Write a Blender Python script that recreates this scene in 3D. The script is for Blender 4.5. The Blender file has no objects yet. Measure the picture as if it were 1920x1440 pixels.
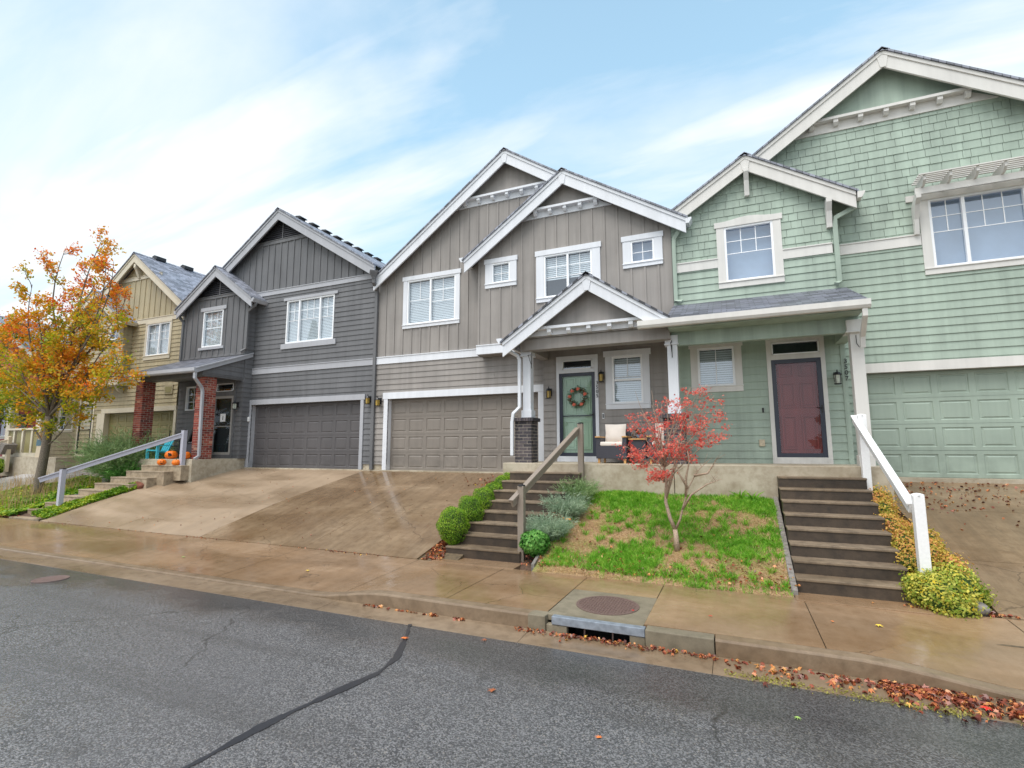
import bpy, bmesh, math, random
import numpy as np
from mathutils import Vector, Matrix
random.seed(11); rng=np.random.default_rng(7)
sc=bpy.context.scene; col=sc.collection
H=2.12                      # eye height above the asphalt; all z below are written relative to the eye
# ---------------------------------------------------------------- helpers
def clip_poly(P,Q):
    """clip polygon P by convex CCW polygon Q (2d)"""
    out=list(P)
    for i in range(len(Q)):
        a=Q[i];b=Q[(i+1)%len(Q)];inp=out;out=[]
        if not inp: return []
        def side(p): return (b[0]-a[0])*(p[1]-a[1])-(b[1]-a[1])*(p[0]-a[0])
        for j in range(len(inp)):
            p=inp[j];q=inp[(j+1)%len(inp)];sp=side(p);sq=side(q)
            if sp>=-1e-9: out.append(p)
            if (sp>1e-9 and sq<-1e-9) or (sp<-1e-9 and sq>1e-9):
                t=sp/(sp-sq);out.append((p[0]+(q[0]-p[0])*t,p[1]+(q[1]-p[1])*t))
    return out
def front(Y): return lambda u,w,z:(u,Y-w,z)
def right(X): return lambda u,w,z:(X+w,u,z)      # u runs along world y
def left(X): return lambda u,w,z:(X-w,u,z)
ident=lambda x,y,z:(x,y,z)
class MB:
    def __init__(s): s.v=[];s.f=[]
    def add(s,vs,fs):
        n=len(s.v);s.v+=[tuple(map(float,v)) for v in vs];s.f+=[tuple(n+i for i in f) for f in fs];return s
    def box(s,x0,x1,y0,y1,z0,z1,tf=ident):
        vs=[(x,y,z) for z in(z0,z1) for y in(y0,y1) for x in(x0,x1)]
        return s.add([tf(*v) for v in vs],[(0,2,3,1),(4,5,7,6),(0,1,5,4),(2,6,7,3),(0,4,6,2),(1,3,7,5)])
    def wbox(s,tf,u0,u1,z0,z1,w0,w1): return s.box(u0,u1,w0,w1,z0,z1,tf)
    def panel(s,tf,P,wf,back=0.0):
        n=len(P)
        if n<3: return s
        vs=[tf(x,wf(z),z) for x,z in P]+[tf(x,back,z) for x,z in P]
        return s.add(vs,[tuple(range(n))]+[(i,(i+1)%n,n+(i+1)%n,n+i) for i in range(n)])
    def prism(s,tf,P,w0,w1):
        n=len(P);vs=[tf(x,w0,z) for x,z in P]+[tf(x,w1,z) for x,z in P]
        return s.add(vs,[tuple(range(n)),tuple(range(2*n-1,n-1,-1))]+[(i,n+i,n+(i+1)%n,(i+1)%n) for i in range(n)])
    def tube(s,pts,r,n=8,cap=True):
        pts=[Vector(p) for p in pts]
        rs=r if isinstance(r,(list,tuple)) else [r]*len(pts)
        base=len(s.v);up=None
        for i,p in enumerate(pts):
            d=(pts[min(i+1,len(pts)-1)]-pts[max(i-1,0)]).normalized()
            if up is None: up=Vector((0,0,1)) if abs(d.z)<.9 else Vector((1,0,0))
            a=(up-d*up.dot(d)).normalized();b=d.cross(a);up=a
            for k in range(n):
                t=2*math.pi*k/n;s.v.append(tuple(p+(a*math.cos(t)+b*math.sin(t))*rs[i]))
        for i in range(len(pts)-1):
            for k in range(n):
                s.f.append((base+i*n+k,base+i*n+(k+1)%n,base+(i+1)*n+(k+1)%n,base+(i+1)*n+k))
        if cap:
            s.f.append(tuple(base+k for k in range(n))[::-1]);s.f.append(tuple(base+(len(pts)-1)*n+k for k in range(n)))
        return s
    def rtube(s,pts,a,b):
        """rectangular tube, a = half size along x-ish, b = half size other"""
        pts=[Vector(p) for p in pts];base=len(s.v)
        for i,p in enumerate(pts):
            d=(pts[min(i+1,len(pts)-1)]-pts[max(i-1,0)]).normalized()
            x=Vector((1,0,0));x=(x-d*x.dot(d))
            x=x.normalized() if x.length>.2 else Vector((0,0,1)).cross(d).normalized()
            y=d.cross(x)
            for q in((-1,-1),(1,-1),(1,1),(-1,1)): s.v.append(tuple(p+x*q[0]*a+y*q[1]*b))
        for i in range(len(pts)-1):
            for k in range(4): s.f.append((base+i*4+k,base+i*4+(k+1)%4,base+(i+1)*4+(k+1)%4,base+(i+1)*4+k))
        s.f.append((base,base+3,base+2,base+1));e=base+(len(pts)-1)*4;s.f.append((e,e+1,e+2,e+3));return s
    def lathe(s,c,prof,n=16,sq=(1,1),lobes=0,la=0):
        base=len(s.v)
        for r,z in prof:
            for k in range(n):
                t=2*math.pi*k/n;rr=r*(1-la*(abs(math.cos(lobes*t/2))**3) if lobes else 1)
                s.v.append((c[0]+rr*math.cos(t)*sq[0],c[1]+rr*math.sin(t)*sq[1],c[2]+z))
        for i in range(len(prof)-1):
            for k in range(n): s.f.append((base+i*n+k,base+i*n+(k+1)%n,base+(i+1)*n+(k+1)%n,base+(i+1)*n+k))
        s.f.append(tuple(base+k for k in range(n))[::-1]);s.f.append(tuple(base+(len(prof)-1)*n+k for k in range(n)))
        return s
def link(o,parent):
    col.objects.link(o)
    if parent is not None: o.parent=parent
def wloc(o):
    v=Vector((0,0,0))
    while o is not None: v+=o.location;o=o.parent
    return v
def tag(o,label=None,cat=None,group=None,kind=None):
    if label:o['label']=label
    if cat:o['category']=cat
    if group:o['group']=group
    if kind:o['kind']=kind
    return o
def obj(name,mb,mat,parent=None,smooth=False,bevel=0,origin=None,label=None):
    me=bpy.data.meshes.new(name)
    off=wloc(parent) if parent is not None else Vector((0,0,0))
    org=Vector(origin)+Vector((0,0,H)) if origin is not None else off
    me.from_pydata([(x-org.x,y-org.y,z+H-org.z) for x,y,z in mb.v],[],mb.f)
    me.materials.append(mat)
    bm=bmesh.new();bm.from_mesh(me);bmesh.ops.recalc_face_normals(bm,faces=bm.faces)
    if bevel:
        es=[e for e in bm.edges if len(e.link_faces)==2 and e.calc_face_angle(0)>.5]
        bmesh.ops.bevel(bm,geom=es,offset=bevel,segments=2,affect='EDGES',profile=.6,clamp_overlap=True)
    bm.to_mesh(me);bm.free()
    if smooth: me.shade_smooth()
    o=bpy.data.objects.new(name,me);link(o,parent);o.location=org-off
    if label:o['label']=label
    return o
def thing(name,label,cat,loc,group=None):
    o=bpy.data.objects.new(name,None);o.empty_display_size=.3;link(o,None);o.location=Vector(loc)+Vector((0,0,H))
    return tag(o,label,cat,group)
def solo(name,mb,mat,label,cat,group=None,origin=None,smooth=False,bevel=0,kind=None):
    if origin is None:
        a=np.array(mb.v);origin=(float(a[:,0].mean()),float(a[:,1].mean()),float(a[:,2].min()))
    return tag(obj(name,mb,mat,None,smooth,bevel,origin),label,cat,group,kind)
def copy_tree(o,parent=None):
    c=o.copy();col.objects.link(c);c.parent=parent
    for ch in list(o.children): copy_tree(ch,c)
    return c
def fast(name,verts,faces_k,nfaces_idx,mat,parent=None,origin=(0,0,0)):
    """verts (n,3) eye-relative, faces index array (m,k)"""
    me=bpy.data.meshes.new(name);org=np.array(origin,float)
    v=np.asarray(verts,dtype=np.float32)-org.astype(np.float32)
    F=np.asarray(nfaces_idx,dtype=np.int32);m,k=F.shape
    me.vertices.add(len(v));me.vertices.foreach_set('co',v.ravel())
    me.loops.add(m*k);me.loops.foreach_set('vertex_index',F.ravel())
    me.polygons.add(m);me.polygons.foreach_set('loop_start',np.arange(0,m*k,k,dtype=np.int32))
    me.update(calc_edges=True);me.validate()
    me.materials.append(mat)
    o=bpy.data.objects.new(name,me);link(o,parent)
    pw=wloc(parent) if parent is not None else Vector((0,0,0))
    o.location=Vector(org)+Vector((0,0,H))-pw
    return o
def rotmats(n,nrm=None,spread=1.0):
    """random frames whose z axis is nrm (n,3) perturbed"""
    z=rng.normal(size=(n,3))
    z/=np.linalg.norm(z,axis=1)[:,None]
    if nrm is not None: z=nrm+z*spread; z/=np.linalg.norm(z,axis=1)[:,None]+1e-9
    a=rng.normal(size=(n,3));x=np.cross(a,z);x/=np.linalg.norm(x,axis=1)[:,None]+1e-9
    y=np.cross(z,x);return np.stack([x,y,z],axis=2)
LEAF=(np.array([(0,-.5,0),(.3,-.1,.08),(0,.6,0),(-.3,-.1,.08)]),[[0,1,2,3]])
LEAF3=(np.array([(0,-.5,0),(.26,-.2,.07),(.3,.15,.05),(0,.6,-.08),(-.3,.15,.05),(-.26,-.2,.07)]),[[0,1,2,3,4,5]])
def star(nl=5,inner=.32,curl=.12):
    v=[];angs=[(-100+ (200/(nl-1))*i+90) for i in range(nl)]
    L=[.62,.85,1,.85,.62] if nl==5 else [.5,.75,.95,1,.95,.75,.5]
    v.append((0,-.12,0))
    for i,a in enumerate(angs):
        t=math.radians(180-a)
        v.append((L[i]*.6*math.cos(t),L[i]*.6*math.sin(t),-curl*L[i]))
        if i<nl-1:
            t2=math.radians(180-(a+angs[i+1])/2);v.append((inner*.6*math.cos(t2),inner*.6*math.sin(t2),0))
    return np.array(v),[list(range(len(v)))]
STAR=star(5,.36);STAR7=star(7,.26);CURL=star(5,.4,.38)
def leaves(name,pts,size,tmpl,mat,parent=None,nrm=None,spread=1.0,svar=.35,origin=(0,0,0),squash=None):
    pts=np.asarray(pts,float);n=len(pts);T,F=tmpl
    R=rotmats(n,nrm,spread);s=size*(1+svar*rng.uniform(-1,1,n))
    V=np.einsum('nij,kj->nki',R,T)*s[:,None,None]
    if squash is not None: V[:,:,2]*=squash
    V+=pts[:,None,:];k=len(T)
    idx=np.arange(n)[:,None,None]*k+np.array(F)[None]
    return fast(name,V.reshape(-1,3),None,idx.reshape(-1,len(F[0])),mat,parent,origin)
def blades(name,pts,length,width,mat,parent=None,lean=.35,droop=.3,origin=(0,0,0),dirs=None,lvar=.4):
    """thin curved blades: 2 quads (tapering)"""
    pts=np.asarray(pts,float);n=len(pts)
    if dirs is None:
        d=rng.normal(size=(n,3))*lean;d[:,2]=1
    else: d=dirs+rng.normal(size=(n,3))*lean
    d/=np.linalg.norm(d,axis=1)[:,None]
    L=(length*(1+lvar*rng.uniform(-1,1,n)))[:,None]
    a=rng.normal(size=(n,3));x=np.cross(a,d);x/=np.linalg.norm(x,axis=1)[:,None];x*=width*.5
    mid=pts+d*L*.55;tip=pts+d*L*1.0;tip[:,2]-=L[:,0]*droop*.4;tip[:,:2]+=d[:,:2]*L*droop
    V=np.stack([pts-x,pts+x,mid+x*.8,mid-x*.8,tip+x*.15,tip-x*.15],axis=1)
    F=np.array([[0,1,2,3],[3,2,4,5]])
    idx=np.arange(n)[:,None,None]*6+F[None]
    return fast(name,V.reshape(-1,3),None,idx.reshape(-1,4),mat,parent,origin)
# ---------------------------------------------------------------- materials
class NT:
    def __init__(s,name):
        s.m=bpy.data.materials.new(name);s.m.use_nodes=True;s.t=s.m.node_tree;s.b=s.t.nodes['Principled BSDF']
        s.out=s.t.nodes['Material Output']
    def n(s,typ,props=None,**inp):
        nd=s.t.nodes.new('ShaderNode'+typ)
        for k,v in (props or {}).items(): setattr(nd,k,v)
        for k,v in inp.items():
            key=int(k[1:]) if k[0]=='i' and k[1:].isdigit() else k.replace('_',' ')
            s.set(nd.inputs[key],v)
        return nd
    def set(s,sock,v):
        if isinstance(v,bpy.types.NodeSocket): s.t.links.new(v,sock)
        elif isinstance(v,bpy.types.Node): s.t.links.new(v.outputs[0],sock)
        else: sock.default_value=v
    def math(s,op,a,b=0.5,c=None,clamp=False):
        nd=s.n('Math',{'operation':op,'use_clamp':clamp},i0=a,i1=b)
        if c is not None: s.set(nd.inputs[2],c)
        return nd.outputs[0]
    def mix(s,f,a,b,blend='MIX'):
        nd=s.n('Mix',{'data_type':'RGBA','blend_type':blend})
        s.set(nd.inputs[0],f);s.set(nd.inputs[6],a);s.set(nd.inputs[7],b);return nd.outputs[2]
    def ramp(s,f,stops,interp='LINEAR'):
        nd=s.n('ValToRGB');s.set(nd.inputs[0],f);cr=nd.color_ramp;cr.interpolation=interp
        while len(cr.elements)<len(stops): cr.elements.new(.5)
        for e,(p,c) in zip(cr.elements,stops): e.position=p;e.color=c if len(c)==4 else (*c,1)
        return nd.outputs[0]
    def pos(s,scale=(1,1,1),obj=False):
        g=s.n('TexCoord').outputs['Object'] if obj else s.n('NewGeometry').outputs['Position']
        return s.n('Mapping',Vector=g,Scale=scale).outputs[0]
    def noise(s,vec,scale,detail=4,rough=.55,dist=0):
        return s.n('TexNoise',Vector=vec,Scale=scale,Detail=detail,Roughness=rough,Distortion=dist).outputs[0]
    def rnge(s,f,a,b,c=0.0,d=1.0):
        return s.n('MapRange',{'clamp':True},Value=f,i1=a,i2=b,i3=c,i4=d).outputs[0]
    def bump(s,h,strength=.3,dist=.01,prev=None):
        nd=s.n('Bump',Height=h,Strength=strength,Distance=dist)
        if prev is not None: s.set(nd.inputs['Normal'],prev)
        return nd.outputs[0]
def c4(c,k=1.0): return (c[0]*k,c[1]*k,c[2]*k,1)
def srgb(r,g,b):
    f=lambda x:(x/255/12.92) if x<=10 else ((x/255+.055)/1.055)**2.4
    return (f(r),f(g),f(b))
def paint(name,c,rough=.55,var=.16,grain=0.0,streak=.2,island=.0,bumpy=.15,spec=.4,vert=False):
    t=NT(name);p=t.pos()
    big=t.noise(p,.9,5)
    st=t.noise(t.pos((6,6,.35)),1.0,5,.6)
    k=t.math('ADD',t.rnge(big,.3,.7,1-var,1+var*.5),t.rnge(st,.35,.75,streak*.3,-streak))
    if island:
        r=t.n('NewGeometry').outputs['Random Per Island']
        k=t.math('ADD',k,t.math('MULTIPLY',t.math('SUBTRACT',r,.5),island*2))
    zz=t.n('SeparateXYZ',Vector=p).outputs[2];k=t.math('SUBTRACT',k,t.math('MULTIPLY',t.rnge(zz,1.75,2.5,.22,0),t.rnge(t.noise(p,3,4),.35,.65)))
    colr=t.mix(1.0,c4(c),t.n('CombineColor',i0=k,i1=k,i2=k).outputs[0],'MULTIPLY')
    t.set(t.b.inputs['Base Color'],colr)
    t.set(t.b.inputs['Roughness'],t.rnge(big,.3,.7,rough-.1,rough+.1))
    t.b.inputs['Specular IOR Level'].default_value=spec
    g=t.noise(t.pos((2.5,2.5,60) if not vert else (60,60,2.5)),3,4) if grain else t.noise(p,180,3)
    t.set(t.b.inputs['Normal'],t.bump(g,bumpy,.002 if grain else .001))
    return t.m
def concrete(name,c1,c2,wet=.5,stain=(.06,.045,.02),stain_amt=.5,agg=.2,wscale=.55,rmin=.12,rdry=.62,streak=0.0,crack=0.0):
    t=NT(name);p=t.pos()
    n1=t.noise(p,.8,6,.6);n2=t.noise(p,7,5,.65);n3=t.noise(p,90,4,.7)
    c=t.mix(t.rnge(n1,.35,.65),c4(c1),c4(c2))
    c=t.mix(t.rnge(n2,.42,.75,0,stain_amt),c,c4(stain))
    c=t.mix(t.rnge(n3,.3,.75,0,agg),c,c4([x*.35 for x in c1]))
    v=t.n('TexVoronoi',Vector=p,Scale=140.0).outputs['Distance']
    c=t.mix(t.rnge(v,.0,.25,agg*.5,0),c,c4([min(1,x*1.7) for x in c1]))
    if streak:
        s1=t.noise(t.pos((3.2,.22,.22)),1.4,5,.65,.3)
        c=t.mix(t.rnge(s1,.42,.72,0,streak),c,c4([x*.42 for x in c1]))
        s2=t.noise(t.pos((9,.5,.5)),1.7,4,.6)
        c=t.mix(t.rnge(s2,.55,.8,0,streak*.6),c,c4([min(1,x*1.35) for x in c2]))
    if crack:
        dn=t.n('TexNoise',Vector=p,Scale=2.5,Detail=4.0).outputs[1]
        vv=t.n('VectorMath',{'operation':'ADD'},i0=p,i1=t.n('VectorMath',{'operation':'SCALE'},i0=dn,i3=.35).outputs[0]).outputs[0]
        ed=t.n('TexVoronoi',{'feature':'DISTANCE_TO_EDGE'},Vector=vv,Scale=.55).outputs[0]
        ms=t.rnge(t.noise(p,.45,2),.5,.56)
        c=t.mix(t.math('MULTIPLY',t.rnge(ed,.001,.006,crack,0),ms),c,c4([x*.25 for x in c1]))
    w=t.noise(t.pos((.35,1.1,1)),wscale*2,4,.5,.4)
    wm=t.rnge(w,.56-wet*.35,.80-wet*.35)
    c=t.mix(t.math('MULTIPLY',wm,.45),c,t.mix(1.0,c,(.42,.36,.27,1),'MULTIPLY'))
    t.set(t.b.inputs['Base Color'],c)
    t.set(t.b.inputs['Roughness'],t.rnge(wm,0,1,rdry,rmin))
    t.set(t.b.inputs['Normal'],t.bump(n3,t.rnge(wm,0,1,.5,.12),.003,t.bump(n2,.25,.01)))
    return t.m
def leafmat(name,stops,nscale=1.2,spec=.3,trans=.35,amt=.55,rough=.5,zgrad=None):
    t=NT(name);r=t.n('NewGeometry').outputs['Random Per Island']
    n=t.noise(t.pos(),nscale,3)
    f=t.math('ADD',t.math('MULTIPLY',r,1-amt),t.math('MULTIPLY',t.rnge(n,.3,.7),amt))
    if zgrad:
        z=t.n('SeparateXYZ',Vector=t.n('NewGeometry').outputs['Position']).outputs[2]
        f=t.math('ADD',f,t.rnge(z,zgrad[0],zgrad[1],-zgrad[2],zgrad[2]),clamp=True)
    c=t.ramp(f,stops)
    t.set(t.b.inputs['Base Color'],c);t.b.inputs['Roughness'].default_value=rough
    t.b.inputs['Specular IOR Level'].default_value=spec
    tr=t.n('BsdfTranslucent',Color=c)
    mx=t.n('MixShader',i0=trans,i1=t.b.outputs[0],i2=tr.outputs[0])
    t.set(t.out.inputs[0],mx.outputs[0]);return t.m
def plain(name,c,rough=.5,metal=0,spec=.5,noisy=.15,scale=30,bump=.1):
    t=NT(name);n=t.noise(t.pos(),scale,4)
    t.set(t.b.inputs['Base Color'],t.mix(t.rnge(n,.3,.7),c4(c,1-noisy),c4(c,1+noisy)))
    t.b.inputs['Roughness'].default_value=rough;t.b.inputs['Metallic'].default_value=metal
    t.b.inputs['Specular IOR Level'].default_value=spec
    t.set(t.b.inputs['Normal'],t.bump(n,bump,.002));return t.m
def glassmat(name,tint=(1,1,1),refl=.22):
    t=NT(name)
    ge=t.n('NewGeometry').outputs;cs=t.math('ABSOLUTE',t.n('VectorMath',{'operation':'DOT_PRODUCT'},i0=ge['Incoming'],i1=ge['Normal']).outputs['Value'],0)
    fr=t.math('ADD',.04,t.math('MULTIPLY',t.math('POWER',t.math('SUBTRACT',1.0,cs),5.0),.96))
    f=t.math('ADD',fr,refl,clamp=True)
    n=t.noise(t.pos(),1.1,2)
    g=t.n('BsdfGlossy',Roughness=.012,Color=(.78,.84,.92,1),Normal=t.bump(n,.02,.02))
    tr=t.n('BsdfTransparent',Color=c4(tint))
    t.set(t.out.inputs[0],t.n('MixShader',i0=f,i1=tr.outputs[0],i2=g.outputs[0]).outputs[0])
    return t.m
def roofmat(name,c,axis='x'):
    t=NT(name);s=t.n('SeparateXYZ',Vector=t.n('NewGeometry').outputs['Position']).outputs
    u,v=(s[1],t.math('MULTIPLY',s[0],1.2)) if axis=='x' else (s[0],t.math('MULTIPLY',s[1],1.08))
    vec=t.n('CombineXYZ',i0=u,i1=v).outputs[0]
    br=t.n('TexBrick',{'offset':.37},Vector=vec,Color1=c4(c,.6),Color2=c4(c,1.5),Mortar=c4(c,.18),Scale=1.0,i5=.006,i6=.1,i7=.0,i8=.26,i9=.14)
    n=t.noise(t.pos(),120,3);nb=t.noise(t.pos(),1.2,4)
    cc=t.mix(.5,br.outputs[0],t.n('CombineColor',i0=t.rnge(n,.3,.7,.5,1.5),i1=t.rnge(n,.3,.7,.5,1.5),i2=t.rnge(n,.3,.7,.5,1.5)).outputs[0],'MULTIPLY')
    t.set(t.b.inputs['Base Color'],cc);t.set(t.b.inputs['Roughness'],t.rnge(nb,.3,.7,.35,.65))
    t.set(t.b.inputs['Normal'],t.bump(t.math('SUBTRACT',1.0,br.outputs[1]),.7,.008,t.bump(n,.5,.004)))
    return t.m
M={}
white=srgb(236,237,240)
for nm,a in dict(
 green=dict(c=srgb(162,177,163)),taupe=dict(c=srgb(150,144,139)),dark=dict(c=srgb(108,108,110)),olive=dict(c=srgb(172,160,130)),red=dict(c=srgb(178,66,66))).items():
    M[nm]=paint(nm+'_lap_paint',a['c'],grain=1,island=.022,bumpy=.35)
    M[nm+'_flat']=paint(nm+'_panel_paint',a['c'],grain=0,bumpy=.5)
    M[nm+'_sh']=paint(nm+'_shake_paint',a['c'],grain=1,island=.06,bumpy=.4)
M['white']=paint('white_trim_paint',srgb(222,224,229),.5,.06,0,.09)
M['cream']=paint('cream_trim_paint',srgb(216,213,208),.5,.07,0,.1)
M['beige']=paint('beige_trim_paint',srgb(205,196,176),.5,.06,0,.08)
M['greytrim']=paint('grey_trim_paint',srgb(172,173,178),.5,.06,0,.08)
M['vinyl']=plain('white_vinyl',srgb(240,241,243),.35,noisy=.02)
M['greydoor']=plain('grey_door_frame',srgb(160,155,150),.4,noisy=.05)
M['gar_taupe']=paint('taupe_door_paint',srgb(134,126,118),.45,.08,0,.1)
M['gar_dark']=paint('charcoal_door_paint',srgb(92,89,90),.45,.08,0,.1)
M['gar_green']=paint('green_door_paint',srgb(154,168,155),.45,.08,0,.1)
M['gar_olive']=paint('olive_door_paint',srgb(140,132,90),.45,.08,0,.1)
M['navy']=plain('navy_storm_frame',srgb(48,52,66),.35,noisy=.06)
M['black']=plain('black_iron',(.012,.012,.014),.4,noisy=.3)
M['mint']=paint('mint_door_paint',srgb(165,188,165),.45,.05)
M['maroon']=paint('maroon_door_paint',srgb(126,50,50),.4,.08)
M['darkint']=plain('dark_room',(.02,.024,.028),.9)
M['blind']=plain('blind',srgb(232,234,234),.6,noisy=.05)
M['sky_backing']=plain('sky_pale_recess',srgb(176,188,206),.8,noisy=.1,scale=2)  # recess painted pale blue in place of the sky mirrored in the panes
M['glass']=glassmat('window_glass',(.85,.9,.93),.14)
M['glassdoor']=glassmat('door_glass',(.95,.98,.97),.0)
M['amber']=plain('amber_glass',srgb(170,140,60),.2,noisy=.2)
M['clearlamp']=plain('lamp_glass',srgb(190,195,180),.15,noisy=.2)
M['roofx']=roofmat('asphalt_shingle_gable',srgb(128,131,142),'x')  # gable shingles lightened: wet sky reflection is put into their colour
M['louvre']=plain('dark_louvre',srgb(52,52,58),.6,noisy=.1)
M['roofy']=roofmat('asphalt_shingle_shed',srgb(92,94,104),'y')
M['dark_line']=plain('shadow_gap',(.02,.02,.02),.9)
def brickmat(name,stops):
    t=NT(name);r=t.n('NewGeometry').outputs['Random Per Island'];c=t.ramp(r,stops)
    n=t.noise(t.pos(),60,5);n2=t.noise(t.pos(),9,4)
    c=t.mix(t.rnge(n,.35,.75,0,.45),c,(.02,.012,.01,1))
    c=t.mix(t.rnge(n2,.58,.75,0,.35),c,(.45,.36,.3,1))
    t.set(t.b.inputs['Base Color'],c);t.b.inputs['Roughness'].default_value=.75
    t.set(t.b.inputs['Normal'],t.bump(n,.6,.004));return t.m
M['brick_red']=brickmat('red_brick',[(0,srgb(120,52,45)),(.35,srgb(160,72,60)),(.7,srgb(178,96,78)),(.9,srgb(95,50,50)),(1,srgb(205,150,125))])
M['brick_dark']=brickmat('charcoal_brick',[(0,srgb(52,50,56)),(.5,srgb(74,70,76)),(1,srgb(96,88,90))])
M['mortar']=plain('mortar',srgb(178,168,155),.9)
M['porch']=concrete('porch_concrete',srgb(196,186,166),srgb(170,158,138),.12,stain=srgb(120,100,70),stain_amt=.6,agg=.12)
M['drive_dry']=concrete('drive_concrete_dry',srgb(162,141,118),srgb(146,126,104),.45,stain=srgb(150,125,95),stain_amt=.3,agg=.14,rmin=.25,rdry=.5,streak=.25,crack=.4)
M['drive_wet']=concrete('drive_concrete_wet',srgb(128,104,78),srgb(156,134,108),.8,stain=srgb(96,74,52),stain_amt=.5,agg=.2,rmin=.1,rdry=.32,streak=.4,crack=.5)
M['walk']=concrete('sidewalk_concrete',srgb(152,122,92),srgb(164,138,112),.7,stain=srgb(120,90,58),stain_amt=.4,agg=.22,rmin=.06,rdry=.3,streak=.2,crack=.5)
M['kerb']=concrete('kerb_concrete',srgb(144,124,102),srgb(126,106,84),.4,stain=srgb(80,64,46),stain_amt=.6,agg=.2,rmin=.2,rdry=.4)
M['inlet']=concrete('inlet_concrete',srgb(138,128,108),srgb(118,108,90),.2,stain=srgb(80,74,58),stain_amt=.6,agg=.35,rmin=.35)
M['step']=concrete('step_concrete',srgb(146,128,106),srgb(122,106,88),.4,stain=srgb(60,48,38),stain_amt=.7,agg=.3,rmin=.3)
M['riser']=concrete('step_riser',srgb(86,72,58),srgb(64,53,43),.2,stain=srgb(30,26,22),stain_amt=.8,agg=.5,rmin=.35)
M['riser_l']=concrete('step_riser_light',srgb(182,166,142),srgb(166,146,120),.1,stain=srgb(70,52,36),stain_amt=.7,agg=.3,rmin=.4)
M['step_l']=concrete('step_concrete_light',srgb(176,160,138),srgb(164,146,122),.3,stain=srgb(110,90,66),stain_amt=.6,agg=.2,rmin=.35)
def asphalt():
    t=NT('wet_asphalt');p=t.pos()
    v=t.n('TexVoronoi',Vector=p,Scale=98.0);v2=t.n('TexVoronoi',Vector=p,Scale=150.0)
    rnd=t.n('SeparateColor',i0=v.outputs['Color']).outputs
    n=t.noise(p,.5,5,.6);n2=t.noise(p,200,3)
    base=t.mix(t.rnge(rnd[0],.3,1.0),(.05,.05,.053,1),(.25,.245,.245,1))
    base=t.mix(t.rnge(rnd[1],.965,.985),base,(.28,.25,.22,1))
    base=t.mix(t.rnge(n,.35,.7,0,.5),base,(.115,.113,.118,1))
    s=t.n('SeparateXYZ',Vector=p).outputs
    trk=t.noise(t.pos((.12,2.2,1)),1.0,4,.55,.2);base=t.mix(t.rnge(trk,.5,.75,0,.45),base,(.05,.048,.046,1))
    ox=t.noise(t.pos((1,1,1)),1.9,3);base=t.mix(t.rnge(ox,.66,.74,0,.4),base,(.035,.033,.032,1))
    dn=t.n('TexNoise',Vector=p,Scale=3.0,Detail=4.0).outputs[1];vv=t.n('VectorMath',{'operation':'ADD'},i0=p,i1=t.n('VectorMath',{'operation':'SCALE'},i0=dn,i3=.4).outputs[0]).outputs[0]
    ed=t.n('TexVoronoi',{'feature':'DISTANCE_TO_EDGE'},Vector=vv,Scale=.42).outputs[0]
    base=t.mix(t.math('MULTIPLY',t.rnge(ed,.001,.008,.7,0),t.rnge(t.noise(p,.4,2),.5,.58)),base,(.02,.02,.02,1))
    edge=t.rnge(t.math('ADD',s[1],t.math('MULTIPLY',t.noise(t.pos((1,1,1)),1.3,4),1.3)),t.rnge(s[0],-5,.5,5.25,4.75),t.rnge(s[0],-5,.5,5.8,5.45))      # smooth wet band by the gutter
    wn=t.noise(t.pos((.6,1,1)),.7,4,.5,.3)
    pud=t.math('MAXIMUM',edge,t.rnge(wn,.60,.68,0,.75))
    base=t.mix(t.math('MULTIPLY',edge,.55),base,(.022,.02,.018,1))
    t.set(t.b.inputs['Base Color'],base)
    t.set(t.b.inputs['Roughness'],t.rnge(pud,0,1,.24,.06))
    t.b.inputs['Specular IOR Level'].default_value=.65
    h=t.math('SUBTRACT',1.0,v.outputs['Distance'])
    b=t.bump(h,t.rnge(pud,0,1,.8,.06),.008,t.bump(n2,.3,.003))
    t.set(t.b.inputs['Normal'],b);return t.m
M['asphalt']=asphalt()
M['joint']=plain('dirty_joint',srgb(88,74,54),.8,noisy=.4,scale=20)
M['tar']=plain('tar_seal',(.026,.026,.03),.28,noisy=.3,scale=60,bump=.5)
def lawnmat():
    t=NT('lawn_soil');p=t.pos();n=t.noise(p,1.6,5,.6);n2=t.noise(p,60,5,.7)
    c=t.mix(t.rnge(n,.36,.5),c4(srgb(150,152,80)),c4(srgb(192,160,120)))
    c=t.mix(t.rnge(n2,.35,.7,0,.7),c,c4(srgb(84,66,46)))
    t.set(t.b.inputs['Base Color'],c);t.b.inputs['Roughness'].default_value=.9
    t.set(t.b.inputs['Normal'],t.bump(n2,1,.03));return t.m
M['lawn']=lawnmat()
M['soil']=plain('bed_soil',srgb(82,62,48),.9,noisy=.5,scale=40,bump=1)
M['ground']=plain('rough_ground',srgb(88,92,60),.95,noisy=.4,scale=3,bump=1)
M['bark']=plain('grey_bark',srgb(112,102,90),.85,noisy=.45,scale=35,bump=1)
M['bark2']=plain('maple_bark',srgb(160,138,118),.7,noisy=.35,scale=50,bump=.6)
M['steel']=plain('galvanised_steel',srgb(150,158,168),.45,metal=.5,noisy=.25,scale=14)
M['iron']=plain('rusty_iron',srgb(104,84,78),.5,noisy=.3,scale=50)
M['railgrey']=plain('grey_rail_paint',srgb(178,178,190),.4,noisy=.05)
M['railtaupe']=plain('taupe_rail_paint',srgb(138,126,114),.45,noisy=.06)
M['railwhite']=plain('white_rail_paint',srgb(232,232,232),.4,noisy=.04)
M['railbeige']=plain('beige_rail_paint',srgb(205,190,165),.45,noisy=.06)
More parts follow.
